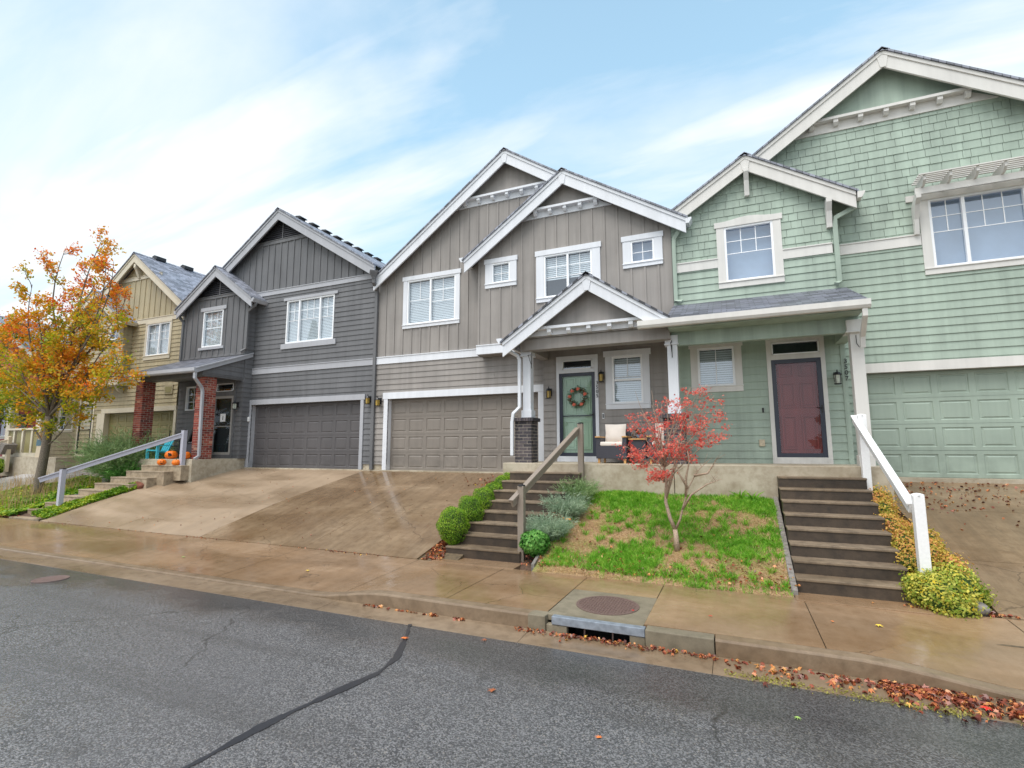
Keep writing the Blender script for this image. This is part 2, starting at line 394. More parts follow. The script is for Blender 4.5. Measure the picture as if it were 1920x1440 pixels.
M['wicker']=plain('charcoal_wicker',srgb(58,58,66),.6,noisy=.4,scale=120,bump=1)
M['cushion']=plain('cream_cushion',srgb(228,218,208),.85,noisy=.04,scale=8)
M['wood']=plain('honey_wood',srgb(196,150,92),.5,noisy=.2,scale=18)
M['pumpkin']=plain('pumpkin_skin',srgb(235,118,20),.4,noisy=.12,scale=8)
M['stem']=plain('pumpkin_stem',srgb(110,100,50),.8)
M['aqua']=plain('aqua_plastic',srgb(80,195,215),.4,noisy=.05)
M['stone']=plain('grey_rock',srgb(120,114,108),.7,noisy=.3,scale=20,bump=.8)
M['redstone']=plain('red_rock',srgb(110,62,42),.8,noisy=.35,scale=14,bump=1)
M['paper']=plain('paper',srgb(240,240,240),.7,noisy=.02)
M['tan']=plain('tan_plastic',srgb(188,174,150),.5)
M['boxwood']=leafmat('boxwood_leaves',[(0,srgb(66,108,20)),(.5,srgb(120,164,38)),(1,srgb(196,212,76))],3,amt=.4)
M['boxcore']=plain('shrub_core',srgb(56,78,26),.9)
M['herb']=leafmat('herb_leaves',[(0,srgb(48,98,34)),(.5,srgb(92,152,64)),(1,srgb(150,196,104))],6)
M['lav']=leafmat('lavender_leaves',[(0,srgb(110,136,108)),(.5,srgb(158,180,150)),(1,srgb(200,212,184))],6)
M['rosem']=leafmat('feathery_leaves',[(0,srgb(88,118,72)),(.5,srgb(138,166,108)),(1,srgb(190,205,155))],4)
M['euon']=leafmat('golden_leaves',[(0,srgb(96,120,34)),(.22,srgb(176,170,62)),(.5,srgb(222,184,92)),(.75,srgb(228,160,100)),(1,srgb(214,140,110))],2.5,amt=.45)
M['euon2']=leafmat('yellow_green_leaves',[(0,srgb(60,98,34)),(.3,srgb(140,160,54)),(.65,srgb(205,200,96)),(1,srgb(238,205,50))],4,amt=.35)
M['redleaf']=leafmat('red_maple_leaves',[(0,srgb(176,40,44)),(.4,srgb(234,96,88)),(.8,srgb(248,150,130)),(1,srgb(250,176,140))],3,trans=.5,amt=.25)
M['fall']=leafmat('autumn_leaves',[(0,srgb(92,128,28)),(.3,srgb(158,172,34)),(.5,srgb(214,176,40)),(.7,srgb(236,150,44)),(.9,srgb(232,112,44)),(1,srgb(214,78,40))],.6,trans=.45,amt=.62,zgrad=(1.4,8.6,.24))
M['fallcore']=leafmat('yellow_green_tree_leaves',[(0,srgb(70,110,22)),(.5,srgb(130,150,36)),(1,srgb(190,170,40))],.8)
M['conifer']=leafmat('conifer_needles',[(0,srgb(44,66,40)),(.6,srgb(78,104,60)),(1,srgb(124,142,84))],.6)
M['litter']=leafmat('fallen_leaves',[(0,srgb(70,34,28)),(.3,srgb(112,56,40)),(.55,srgb(156,78,50)),(.75,srgb(196,120,74)),(.92,srgb(214,160,90)),(.96,srgb(228,190,60)),(1,srgb(150,165,80))],8,trans=.1,amt=.2,spec=.5,rough=.35)
M['grass']=leafmat('grass_blades',[(0,srgb(88,142,40)),(.45,srgb(112,172,44)),(.8,srgb(160,198,76)),(1,srgb(196,200,120))],7,trans=.3)
M['drygrass']=leafmat('dry_grass',[(0,srgb(150,122,90)),(.6,srgb(204,172,128)),(1,srgb(186,184,110))],3)
M['cover']=leafmat('ground_cover_leaves',[(0,srgb(54,104,30)),(.45,srgb(120,160,42)),(.8,srgb(186,192,60)),(1,srgb(214,170,60))],2.2)
M['moss']=leafmat('gutter_moss',[(0,srgb(120,112,54)),(1,srgb(176,168,84))],5)
M['deadplant']=leafmat('dead_flower',[(0,srgb(90,60,40)),(1,srgb(150,100,60))],5)
M['orangefl']=plain('orange_flower',srgb(240,150,20),.6)
M['coral']=plain('coral_rose',srgb(228,120,96),.7)
M['eucal']=leafmat('eucalyptus',[(0,srgb(90,125,105)),(1,srgb(150,180,160))],9)
M['twig']=plain('dark_twig',srgb(96,58,48),.8)
SUN=3.9;CL=.30;CB=1.14;BK=.3
# ---------------------------------------------------------------- building pieces
YB,YG,YD=12.05,12.37,12.52            # plane of porch walls and bays, of garage walls, of garage doors
FL=-.31                               # porch floor
def cells(x0,x1,z0,z1,holes):
    """split the rectangle into rectangles not covered by holes"""
    zs=sorted({z0,z1}|{z for h in holes for z in(h[2],h[3]) if z0<z<z1 and h[1]>x0 and h[0]<x1})
    out=[]
    for a,b in zip(zs,zs[1:]):
        zm=(a+b)/2;xs=[(x0,x1)]
        for h in holes:
            if h[2]<zm<h[3]:
                nx=[]
                for p,q in xs:
                    if h[1]<=p or h[0]>=q: nx.append((p,q));continue
                    if h[0]>p: nx.append((p,h[0]))
                    if h[1]<q: nx.append((h[1],q))
                xs=nx
        out+=[(p,q,a,b) for p,q in xs]
    return out
def rect(x0,x1,z0,z1): return [(x0,z0),(x1,z0),(x1,z1),(x0,z1)]
def siding(mb,tf,P,holes=(),expo=.163,t=.02,zb=-2.0):
    x0=min(p[0] for p in P);x1=max(p[0] for p in P);z0=min(p[1] for p in P);z1=max(p[1] for p in P)
    k=math.floor((z0-zb)/expo);z=zb+k*expo;k_=0
    while z<z1:
        JR=random.Random(int(k_*7+x0*13));xj=x0-JR.uniform(0,3.6);cutx=[]
        while xj<x1: xj+=3.66;cutx.append(xj)
        for a0,b0,c,d in cells(x0,x1,max(z,z0),min(z+expo,z1),holes):
            xs=[a0]+[v for v in cutx if a0+.1<v<b0-.1]+[b0]
            for a,b in zip(xs,xs[1:]):
                q=clip_poly(rect(a+(.0012 if a>a0 else 0),b-(.0012 if b<b0 else 0),c,d),P)
                dz=JR.uniform(-.0005,.0005)
                if len(q)>2: mb.panel(tf,q,(lambda zz,z=z,dz=dz:t*(1-.85*(zz-z)/expo)+.002+dz),-.01)
        k_+=1
        z+=expo
def flat(mb,tf,P,holes=(),w=.006):
    x0=min(p[0] for p in P);x1=max(p[0] for p in P);z0=min(p[1] for p in P);z1=max(p[1] for p in P)
    for a,b,c,d in cells(x0,x1,z0,z1,holes):
        q=clip_poly(rect(a,b,c,d),P)
        if len(q)>2: mb.panel(tf,q,lambda z:w,-.02)
def batten(mb,tf,P,holes=(),sp=.31,x_0=0.0,bw=.045,w=.026):
    flat(mb,tf,P,holes)
    x0=min(p[0] for p in P);x1=max(p[0] for p in P);z0=min(p[1] for p in P);z1=max(p[1] for p in P)
    x=x0+((x_0-x0)%sp)
    while x<x1:
        for a,b,c,d in cells(x-bw/2,x+bw/2,z0,z1,holes):
            if b-a<bw*.9: continue
            q=clip_poly(rect(a,b,c,d),P)
            if len(q)>2: mb.panel(tf,q,lambda z:w,.004)
        x+=sp
def shakes(mb,tf,P,holes=(),expo=.175,t=.02,zb=0.0):
    x0=min(p[0] for p in P);x1=max(p[0] for p in P);z0=min(p[1] for p in P);z1=max(p[1] for p in P)
    R=random.Random(5);z=zb+math.floor((z0-zb)/expo)*expo
    while z<z1:
        x=x0-R.uniform(0,.25)
        while x<x1:
            wd=R.choice([.13,.17,.2,.24,.29,.33]);tt=t*.8+R.uniform(-.0025,.0025);dz=R.choice([0,0,0,.002,-.002])
            for a,b,c,d in cells(max(x+.003,x0),min(x+wd-.003,x1),max(z+dz,z0),min(z+expo+.01,z1),holes):
                q=clip_poly(rect(a,b,c,d),P)
                if len(q)>2: mb.panel(tf,q,(lambda zz,z=z,tt=tt:tt*(1-.8*(zz-z)/expo)+.002),-.01)
            x+=wd
        z+=expo
def window(par,tf,F,trim,mt,sash,blind=1,sill=None,head=None,arch=0,label=None,dark=False,tl=True):
    """F = vinyl frame rect; trim=(side,head,apron) widths; head=overhang; sash=[(u0,u1,cols,rows,zlow)]"""
    u0,u1,z0,z1=F;ts,th,ta=trim;ho=head if head is not None else .03
    m=MB()
    if ts:
        m.wbox(tf,u0-ts,u0,z0,z1,0,.036);m.wbox(tf,u1,u1+ts,z0,z1,0,.036)
    if th:
        if arch:
            n=8;P=[(u0-ts-ho,z1),(u1+ts+ho,z1)]+[(u1+ts+ho-(u1-u0+2*ts+2*ho)*i/n, z1+th+arch*max(0,math.sin(math.pi*min(1,max(0,(i/n-.2)/.6))))) for i in range(n+1)]
            m.prism(tf,P,0,.05)
        else: m.wbox(tf,u0-ts-ho,u1+ts+ho,z1,z1+th,0,.048)
    if ta: m.wbox(tf,u0-ts-(sill or 0),u1+ts+(sill or 0),z0-ta,z0,0,.042);m.wbox(tf,u0-ts-.01,u1+ts+.01,z0-.018,z0+.004,.036,.06)
    w=obj('window',m,mt,par,bevel=.003,label=label)
    f=MB();fw=.045
    f.wbox(tf,u0,u1,z0,z0+fw,-.06,.026);f.wbox(tf,u0,u1,z1-fw,z1,-.06,.026)
    f.wbox(tf,u0,u0+fw,z0+fw,z1-fw,-.06,.026);f.wbox(tf,u1-fw,u1,z0+fw,z1-fw,-.06,.026)
    for i,(a,b,nc,nr,zl) in enumerate(sash):
        if i: f.wbox(tf,a-.028,a+.028,z0+fw,z1-fw,-.05,.022)
        a_,b_=a+.02,b-.02
        if nc:
            zt=z1-fw
            for k in range(1,nc): x=a_+(b_-a_)*k/nc;f.wbox(tf,x-.009,x+.009,zl,zt,-.038,-.03)
            for k in range(0 if zl>z0+.1 else 1,nr): z=zl+(zt-zl)*k/nr;f.wbox(tf,a_,b_,z-.009,z+.009,-.037,-.029)
    if len(sash)==1 and sash[0][2]<0: pass
    obj('frame',f,M['vinyl'],w,bevel=.002)
    g=MB();g.add([tf(u0+.02,-.042,z0+.02),tf(u1-.02,-.042,z0+.02),tf(u1-.02,-.042,z1-.02),tf(u0+.02,-.042,z1-.02)],[(0,1,2,3)])
    obj('pane',g,M['glass'],w)
    b=MB()
    if blind:
        zb=z0 if blind==1 else z0+(z1-z0)*blind
        z=z1-.06
        while z>zb:
            b.add([tf(u0+.03,-.09,z),tf(u1-.03,-.09,z),tf(u1-.03,-.075,z-.045),tf(u0+.03,-.075,z-.045)],[(0,1,2,3)]);z-=.05
        obj('blind',b,M['blind'],w)
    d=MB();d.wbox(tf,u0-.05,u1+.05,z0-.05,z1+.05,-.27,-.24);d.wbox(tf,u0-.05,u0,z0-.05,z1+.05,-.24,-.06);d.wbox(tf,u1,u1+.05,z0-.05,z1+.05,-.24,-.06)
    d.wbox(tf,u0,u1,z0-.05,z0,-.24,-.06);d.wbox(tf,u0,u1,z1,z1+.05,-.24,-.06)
    obj('window_recess',d,M['darkint'] if (dark or blind) else M['sky_backing'],w)
    return w
def garage(par,tf,x0,x1,z0,z1,mat,cols=8,rows=4):
    m=MB();cw=(x1-x0)/cols;rh=(z1-z0)/rows
    for j in range(rows):
        za=z0+j*rh;zb=za+rh-.006
        for i in range(cols):
            xa=x0+i*cw;xb=xa+cw
            o=[(xa,za),(xb,za),(xb,zb),(xa,zb)];mx,mz=.05,.07
            rings=[(o,0)]
            for dx,dz,w in((mx,mz,0),(mx+.012,mz+.012,-.014),(mx+.03,mz+.03,-.014),(mx+.06,mz+.05,-.003)):
                rings.append(([(xa+dx,za+dz),(xb-dx,za+dz),(xb-dx,zb-dz),(xa+dx,zb-dz)],w))
            vs=[tf(x,w,z) for r,w in rings for x,z in r];fs=[]
            for r in range(len(rings)-1):
                for k in range(4): fs.append((r*4+k,r*4+(k+1)%4,r*4+4+(k+1)%4,r*4+4+k))
            e=(len(rings)-1)*4;fs.append((e,e+1,e+2,e+3));m.add(vs,fs)
        m.wbox(tf,x0,x1,zb-.001,zb+.006,-.03,-.012)
    return obj('garage_door',m,mat,par)
def lamp(par,x,y,z,gl,s=1.0):
    m=MB();tf=front(y)
    m.wbox(tf,x-.045*s,x+.045*s,z-.07,z+.12,0,.02)
    m.tube([(x,y-.02,z+.06),(x,y-.07,z+.1),(x,y-.12,z+.11)],.011)
    m.lathe((x,y-.12,z),[(.012,.16),(.012,.12),(.055*s,.10),(.075*s,.055),(.07*s,.05)],8)
    m.lathe((x,y-.12,z),[(.06*s,-.14),(.065*s,-.12),(.05*s,-.12)],8)
    for k in range(4):
        t=math.pi/4+k*math.pi/2;cx,cy=x+.058*s*math.cos(t),y-.12+.058*s*math.sin(t);m.tube([(cx,cy,z-.13),(cx,cy,z+.055)],.006,5)
    o=obj('wall_lamp',m,M['black'],par)
    g=MB();g.lathe((x,y-.12,z),[(.048*s,-.12),(.052*s,.05)],10);obj('lamp_glass',g,gl,o)
    return o
def brick_block(par,x0,x1,y0,y1,z0,z1,mat,name='brick_pillar',bl=.2,bh=.062,mj=.011):
    m=MB();R=random.Random(3);z=z0;r=0
    bd=.09
    while z<z1-.02:
        zt=min(z+bh,z1)
        for (a0,a1,kind) in((x0,x1,'f'),(x0,x1,'b'),(y0,y1,'l'),(y0,y1,'r')):
            off=(0 if r%2 else -bl/2) if kind in 'fb' else (-bl/2 if r%2 else 0)
            a=a0+off
            while a<a1:
                s,e=max(a,a0),min(a+bl-mj,a1)
                if e-s>.015:
                    q=R.uniform(-.003,.003)
                    if kind=='f': m.box(s,e,y0+q,y0+bd,z,zt)
                    elif kind=='b': m.box(s,e,y1-bd,y1+q,z,zt)
                    elif kind=='l': m.box(x0+q,x0+bd,s+.004,e-.004,z,zt)
                    else: m.box(x1-bd,x1+q,s+.004,e-.004,z,zt)
                a+=bl
        z+=bh+mj;r+=1
    o=obj(name,m,mat,par)
    k=MB();k.box(x0+.006,x1-.006,y0+.006,y1-.006,z0,z1-.004);obj('mortar',k,M['mortar'],o)
    return o
def gable_pts(xc,zp,sl,sr,xl,xr,drop=0.0):
    return (xl,zp-sl*(xc-xl)-drop),(xc,zp-drop),(xr,zp-sr*(xr-xc)-drop)
def gable_roof(par,yf,yb,xc,zp,sl,sr,xl,xr,trim,roof,bh=.36,wall_y=None,soffit=None,endl=None,endr=None,king=True,zmin=None):
    """roof slab, soffit and bargeboards of a gable that faces the street; top of bargeboards at zp"""
    L,C,R=gable_pts(xc,zp,sl,sr,xl,xr)
    el=endl if endl is not None else xl;er=endr if endr is not None else xr
    m=MB();t=.045
    Lr=(el-.05,zp-sl*(xc-el+.05));Rr=(er+.05,zp-sr*(er+.05-xc))
    tf=front(0)
    m.prism(tf,[(Lr[0],Lr[1]+.005),(C[0],C[1]+.005),(C[0],C[1]+.005+t),(Lr[0],Lr[1]+.005+t)],-(yf-.05),-yb)
    m.prism(tf,[(C[0],C[1]+.005),(Rr[0],Rr[1]+.005),(Rr[0],Rr[1]+.005+t),(C[0],C[1]+.005+t)],-(yf-.05),-yb)
    # ridge caps
    y=yf-.05
    while y<yb-.2: m.add([(C[0]-.14,y,C[1]+t-.14*sl+.02),(C[0],y,C[1]+t+.022),(C[0]+.14,y,C[1]+t-.14*sr+.02),(C[0]-.14,y+.24,C[1]+t-.14*sl+.008),(C[0],y+.24,C[1]+t+.01),(C[0]+.14,y+.24,C[1]+t-.14*sr+.008)],[(0,1,4,3),(1,2,5,4),(0,1,2)]);y+=.2
    ro=obj('roof',m,roof,par)
    for side in(-1,1):
        b=MB();e=L if side<0 else R
        P=[e,C,(C[0],C[1]-bh),(e[0],e[1]-bh)];s=sl if side<0 else sr
        if zmin is not None and side>0:
            P=[(C[0],C[1]-bh),((C[0]+(C[1]-bh-zmin)/sr),zmin),(C[0]+(C[1]-zmin)/sr,zmin),C]
        b.prism(front(yf),P,-.045,0)
        P2=[e,C,(C[0],C[1]-.085),(e[0],e[1]-.085)];b.prism(front(yf),P2,0,.022)
        obj('bargeboard',b,trim,par)
    if king:
        b=MB();b.prism(front(yf),[(C[0]-.02,C[1]-.02),(C[0]-.1,C[1]-.12),(C[0]-.05,C[1]-bh-.01),(C[0]+.05,C[1]-bh-.01),(C[0]+.1,C[1]-.12),(C[0]+.02,C[1]-.02)],0,.014)
        obj('apex_block',b,trim,par)
    sf=MB();wy=wall_y if wall_y else yb
    for a,b_ in((L,C),(C,R)):
        sf.add([(a[0],yf+.045,a[1]-.1),(b_[0],yf+.045,b_[1]-.1),(b_[0],wy,b_[1]-.1),(a[0],wy,a[1]-.1)],[(0,1,2,3)])
    obj('soffit',sf,soffit or trim,par)
    return ro
def wall_poly(xc,zp,sl,sr,xl,xr,zb,drop=.1):
    L,C,R=gable_pts(xc,zp,sl,sr,xl,xr,drop)
    return [(xl,zb),(xr,zb),R,C,L]
def cut(P,z0,z1,x0=-99,x1=99): return clip_poly(rect(x0,x1,z0,z1),P)
def gutter_y(par,x,y0,y1,z,side,mat):
    """gutter on an eave that runs back from the street; side = -1 left, 1 right"""
    m=MB();P=[(x,z),(x,z-.13),(x+side*.07,z-.13),(x+side*.13,z-.03),(x+side*.13,z)]
    m.prism(front(0),P,-y1,-y0);return obj('gutter',m,mat,par)
def shelf(par,tf,xa,xb,xc_,xd,zt,zb,mat,bx,w=.04):
    m=MB();m.prism(tf,[(xc_,zb),(xd,zb),(xb,zt-.06),(xa,zt-.06)],0,w)
    m.wbox(tf,xa,xb,zt-.06,zt,0,.17)
    o=obj('gable_shelf',m,mat,par)
    for x in bx:
        b=MB();b.prism(lambda u,q,z:(tf(x-.045+q,u,z)),[(w,zt-.06),(w,zt-.19),(.1,zt-.19),(.15,zt-.13),(.15,zt-.06)],0,.09)
        obj('bracket',b,mat,o)
    return o
def band(par,tf,x0,x1,z0,z1,mat,w=.038,name='trim_band'):
    m=MB();m.wbox(tf,x0,x1,z0,z1,0,w);m.wbox(tf,x0,x1,z1-.012,z1+.012,0,w+.016)
    return obj(name,m,mat,par)
def pipe(par,pts,mat,a=.045,b=.032,name='downspout'):
    m=MB();m.rtube(pts,a,b);return obj(name,m,mat,par,bevel=.006)
def digits(par,txt,x,y,z,h,mat,step):
    for i,ch in enumerate(txt):
        cu=bpy.data.curves.new('digit','FONT');cu.body=ch;cu.size=h*1.38;cu.extrude=.006;cu.align_x='CENTER'
        t=bpy.data.objects.new('t',cu);col.objects.link(t);dg=bpy.context.evaluated_depsgraph_get()
        me=bpy.data.meshes.new_from_object(t.evaluated_get(dg));bpy.data.objects.remove(t)
        me.transform(Matrix.Rotation(math.pi/2,4,'X'));me.materials.clear();me.materials.append(mat)
        o=bpy.data.objects.new('house_number',me);link(o,par);o.location=Vector((x,y,z+H-i*step-h))-wloc(par)
def door6(par,tf,x0,x1,z0,z1,mat,w=-.05):
    m=MB();m.wbox(tf,x0,x1,z0,z1,w-.04,w)
    W=x1-x0;Hh=z1-z0
    for a,b in((.14,.45),(.55,.86)):
        for c,d in((.08,.42),(.5,.76),(.82,.94)):
            xa,xb,za,zb=x0+W*a,x0+W*b,z0+Hh*c,z0+Hh*d
            for e in((xa,xa+.03,za+.03,zb-.03),(xb-.03,xb,za+.03,zb-.03),(xa,xb,za,za+.03),(xa,xb,zb-.03,zb)): m.wbox(tf,*e,w,w+.024)
            m.wbox(tf,xa+.06,xb-.06,za+.06,zb-.06,w,w+.014)
    return obj('door',m,mat,par,bevel=.002)
def storm(par,tf,x0,x1,z0,z1,fm,bar=True,fw=.085,hx=1):
    m=MB()
    m.wbox(tf,x0,x0+fw,z0,z1,.0,.035);m.wbox(tf,x1-fw,x1,z0,z1,.0,.035);m.wbox(tf,x0+fw,x1-fw,z1-fw,z1,.0,.035);m.wbox(tf,x0+fw,x1-fw,z0,z0+fw,.0,.035)
    if bar: m.wbox(tf,x0+fw,x1-fw,(z0*.52+z1*.48)-.012,(z0*.52+z1*.48)+.012,.005,.03)
    o=obj('storm_door',m,fm,par,bevel=.004)
    g=MB();g.add([tf(x0+fw,.015,z0+fw),tf(x1-fw,.015,z0+fw),tf(x1-fw,.015,z1-fw),tf(x0+fw,.015,z1-fw)],[(0,1,2,3)]);obj('pane',g,M['glassdoor'],o)
    h=MB();hz=z0*.52+z1*.48+.02;xx=(x1-fw/2) if hx>0 else (x0+fw/2)
    h.wbox(tf,xx-.012,xx+.012,hz-.1,hz+.06,.035,.042);p=tf(xx,.075,hz);q=tf(xx-hx*.1,.075,hz+.01)
    h.tube([tf(xx,.035,hz),p,q],.009);obj('handle',h,M['black'],o)
    return o
def entry(par,tf,x0,x1,zb,zt,dx0,dx1,dz0,dz1,tm,T,doormat,fm,bar=True,hx=1,dz_full=True):
    """door surround with transom T=(x0,x1,z0,z1)"""
    m=MB()
    m.wbox(tf,x0,dx0,zb,zt,-.02,.04);m.wbox(tf,dx1,x1,zb,zt,-.02,.04);m.wbox(tf,dx0,dx1,T[3],zt,-.02,.04);m.wbox(tf,dx0,dx1,dz1,T[2],-.02,.04)
    m.wbox(tf,dx0,T[0],T[2],T[3],-.02,.04);m.wbox(tf,T[1],dx1,T[2],T[3],-.02,.04)
    m.wbox(tf,dx0,dx1,zb,dz0,-.02,.045)
    o=obj('door_surround',m,tm,par,bevel=.003)
    f=MB();a,b,c,d=T;q=.02
    for e in((a,a+q,c,d),(b-q,b,c,d),(a,b,c,c+q),(a,b,d-q,d)): f.wbox(tf,*e,-.02,.05)
    f2=obj('transom',f,M['vinyl'],par)
    g=MB();g.add([tf(a,-.01,c),tf(b,-.01,c),tf(b,-.01,d),tf(a,-.01,d)],[(0,1,2,3)]);obj('pane',g,M['glass'],f2)
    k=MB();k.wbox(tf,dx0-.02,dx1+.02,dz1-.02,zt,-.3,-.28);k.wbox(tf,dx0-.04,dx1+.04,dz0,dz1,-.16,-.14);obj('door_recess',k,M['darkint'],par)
    if doormat is not None: door6(par,tf,dx0+.01,dx1-.01,dz0,dz1,doormat,-.035)
    storm(par,tf,dx0,dx1,dz0,dz1,fm,bar,hx=hx)
def core(par,x0,x1,y0,y1,z0,zt,mat):
    m=MB();m.box(x0,x1,y0,y1,z0,zt);obj('side_wall',m,mat,par)
def shed_roof(par,x0,x1,y0,y1,z0,z1,roof,trim,name='porch_roof',rake_r=False):
    m=MB();s=(z1-z0)/(y1-y0)
    m.prism(right(0),[(y0-.03,z0),(y1,z1+.03*s),(y1,z1+.05),(y0-.03,z0+.045)],x0-.03,x1+.03)
    o=obj(name,m,roof,par)
    return o
def tapered_column(par,x0,x1,y,d,zb,zt,mat,capx,colz,top=.2):
    """boxed column: base collar, shaft, cap"""
    m=MB();yc=y+d/2
    m.box(x0-.03,x1+.03,y-.03,y+d+.03,zb,colz)
    m.box(x0,x1,y,y+d,colz,zt-top)
    m.box(capx[0],capx[1],y-.03,y+d+.03,zt-top,zt)
    m.box(capx[0]-.012,capx[1]+.012,y-.042,y+d+.042,zt-top-.03,zt-top)
    return obj('column',m,mat,par,bevel=.005)
def hook(par,x,y,z,s=1,mat=None):
    m=MB();m.tube([(x,y,z+.18),(x,y,z-.18)],.008,6);m.tube([(x,y,z-.1),(x,y-.1,z-.02),(x,y-.2,z+.1),(x,y-.24,z+.08)],.007,6);m.tube([(x,y,z+.14),(x,y-.2,z+.1)],.007,6)
    return obj('plant_hook',m,M['black'],par)

# ---------------------------------------------------------------- green townhouse
def green_house():
    h=thing('townhouse','sage green townhouse with white trim, maroon front door and shake shingled gable','townhouse',(3.3,YB,FL))
    tg,tb=front(YG),front(YB);m_,s_,f_=M['green'],M['green_sh'],M['green_flat'];W=M['cream']
    XR=8.1
    P=wall_poly(3.29,8.36,.697,.65,-1.11,XR,-.9)
    gar=(2.52,7.25,-.9,1.53)
    w1=(3.86,6.35,3.58,5.02)
    hs=[gar,w1]
    m=MB();siding(m,tg,cut(P,-.9,4.1),hs);obj('wall',m,m_,h)
    m=MB();shakes(m,tg,cut(P,4.3,6.93),hs);obj('shake_wall',m,s_,h)
    m=MB();flat(m,tg,cut(P,6.9,9));obj('gable_panel',m,f_,h)
    band(h,tg,2.13,w1[0]-.17,4.09,4.31,W);band(h,tg,6.5,XR,4.09,4.31,W)
    shelf(h,tg,1.97,4.74,1.5,5.16,7.19,6.91,W,[1.89+.4545*k+.05 for k in range(7)])
    gable_roof(h,12.1,22,3.29,8.36,.697,.65,-.98,8.5,W,M['roofx'],.37,YG,M['greytrim'],endl=-.95)
    # big window with its little arbor
    window(h,tg,w1,(.16,.13,.13),W,[(3.9,4.42,2,2,4.33),(4.42,5.36,3,2,4.33),(5.36,6.3,3,2,4.33)],blind=0,sill=.0,head=.2,label='wide three part window under the slatted arbor')
    ar=MB()
    ar.box(3.58,6.8,12.02,12.07,5.03,5.16)
    o=obj('window_arbor',ar,W,h)
    for x in [3.70+.41*k for k in range(8)]:
        r=MB();r.prism(right(x),[(11.84,5.24),(11.84,5.33),(12.36,5.33),(12.36,5.16),(11.95,5.16)],-.022,.022);obj('rafter',r,W,o)
    for k in range(6):
        y=11.80+.085*k;z=5.332;r=MB();r.box(3.6,6.85,y,y+.045,z,z+.022);obj('slat',r,W,o)
    for x in(3.62,6.7):
        r=MB();r.prism(right(x),[(12.34,4.3),(12.27,4.3),(12.22,4.6),(12.1,4.86),(11.98,4.95),(11.98,5.03),(12.12,5.03),(12.34,4.9)],-.04,.04);obj('bracket',r,W,o)
    # garage
    garage(h,front(YD),2.52+.0,7.25,-.56,1.53,M['gar_green'],8)
    m=MB();m.wbox(tg,2.36,7.4,1.53,1.72,-.12,.045);m.wbox(tg,2.36,2.53,-.56,1.53,-.15,.045);m.wbox(tg,7.24,7.4,-.56,1.53,-.15,.045);obj('garage_trim',m,W,h)
    m=MB();m.box(2.3,XR,12.28,12.75,-1.0,-.565);obj('garage_sill',m,M['porch'],h)
    # bay over the porch and porch wall
    Pb=wall_poly(.54,6.51,.64,.636,-1.11,2.14,FL)
    wb=(.03,1.02,3.7,4.98);wp=(-.66,.10,1.37,2.24);dr=(.85,1.71,-.19,2.3)
    hs=[wb,wp,dr]
    m=MB();siding(m,tb,cut(Pb,FL,4.06),hs);obj('wall',m,m_,h)
    m=MB();shakes(m,tb,cut(Pb,4.25,7),hs);obj('shake_wall',m,s_,h)
    band(h,tb,-1.08,-.13,4.06,4.27,W);band(h,tb,1.18,2.1,4.06,4.27,W)
    gable_roof(h,11.84,YG,.54,6.51,.64,.636,-1.04,2.55,W,M['roofx'],.35,YB,M['greytrim'])
    window(h,tb,wb,(.16,.13,.14),W,[(.05,1.0,3,2,4.36)],blind=0,head=.035,arch=.06,label='square window in the small upper gable')
    for x,z in((.55,6.2),(2.07,5.18)):
        b=MB();b.prism(right(x),[(YB,z-.58),(YB-.1,z-.58),(YB-.11,z-.5),(YB-.16,z-.25),(YB-.25,z-.08),(YB-.25,z),(YB,z)],-.05,.05);obj('bracket',b,W,h)
    gutter_y(h,2.57,11.78,YG,5.2,1,W)
    pipe(h,[(2.6,12.0,5.08),(2.58,12.0,4.98),(2.19,12.0,4.8),(2.17,12.0,4.65),(2.17,12.0,3.42),(2.1,11.93,3.36)],M['green_flat'])
    pipe(h,[(-.92,11.95,5.12),(-.95,11.95,5.02),(-1.05,11.99,4.88),(-1.06,11.99,4.7),(-1.06,11.99,3.4),(-.92,11.93,3.34)],M['green_flat'])
    m=MB();m.wbox(tb,2.08,2.17,FL,2.5,0,.03);m.box(2.12,2.15,YB,YG,FL,5.4);obj('corner_board',m,m_,h)
    # porch
    window(h,tb,wp,(.15,.13,.13),W,[(-.64,.08,2,1,1.4)],blind=1,head=.03,label='square porch window with closed blinds')
    entry(h,tb,.73,1.81,FL,2.34,.81,1.73,-.18,1.87,W,(.84,1.71,1.98,2.24),M['maroon'],M['navy'],bar=False)
    lamp(h,1.98,YB-.02,1.42,M['clearlamp'],1.05)
    digits(h,'3507',2.155,YB-.05,1.81,.095,M['black'],.118)
    m=MB();m.wbox(tb,.49,.6,.05,.19,.01,.06);obj('outlet_cover',m,M['tan'],h,bevel=.008)
    m=MB();m.wbox(tb,.585,.62,.76,.86,.015,.035);obj('doorbell',m,M['black'],h,bevel=.006)
    shed_roof(h,-1.1,2.25,10.38,YB,2.545,3.25,M['roofy'],W)
    m=MB();P=[(10.38,2.56),(10.38,2.42),(10.28,2.42),(10.25,2.47),(10.25,2.57)];m.prism(right(0),P,-1.68,2.29);obj('gutter',m,W,h)
    m=MB();m.box(-1.09,2.2,10.87,11.0,2.12,2.42);m.box(2.0,2.2,11.0,YB,2.12,2.42);m.box(-1.1,2.2,10.4,YB,2.4,2.44);obj('porch_beam',m,f_,h)
    m=MB();m.prism(right(2.18),[(10.4,2.44),(YB,2.44),(YB,3.2),(10.4,2.54)],-.02,.02);obj('porch_gable_panel',m,f_,h)
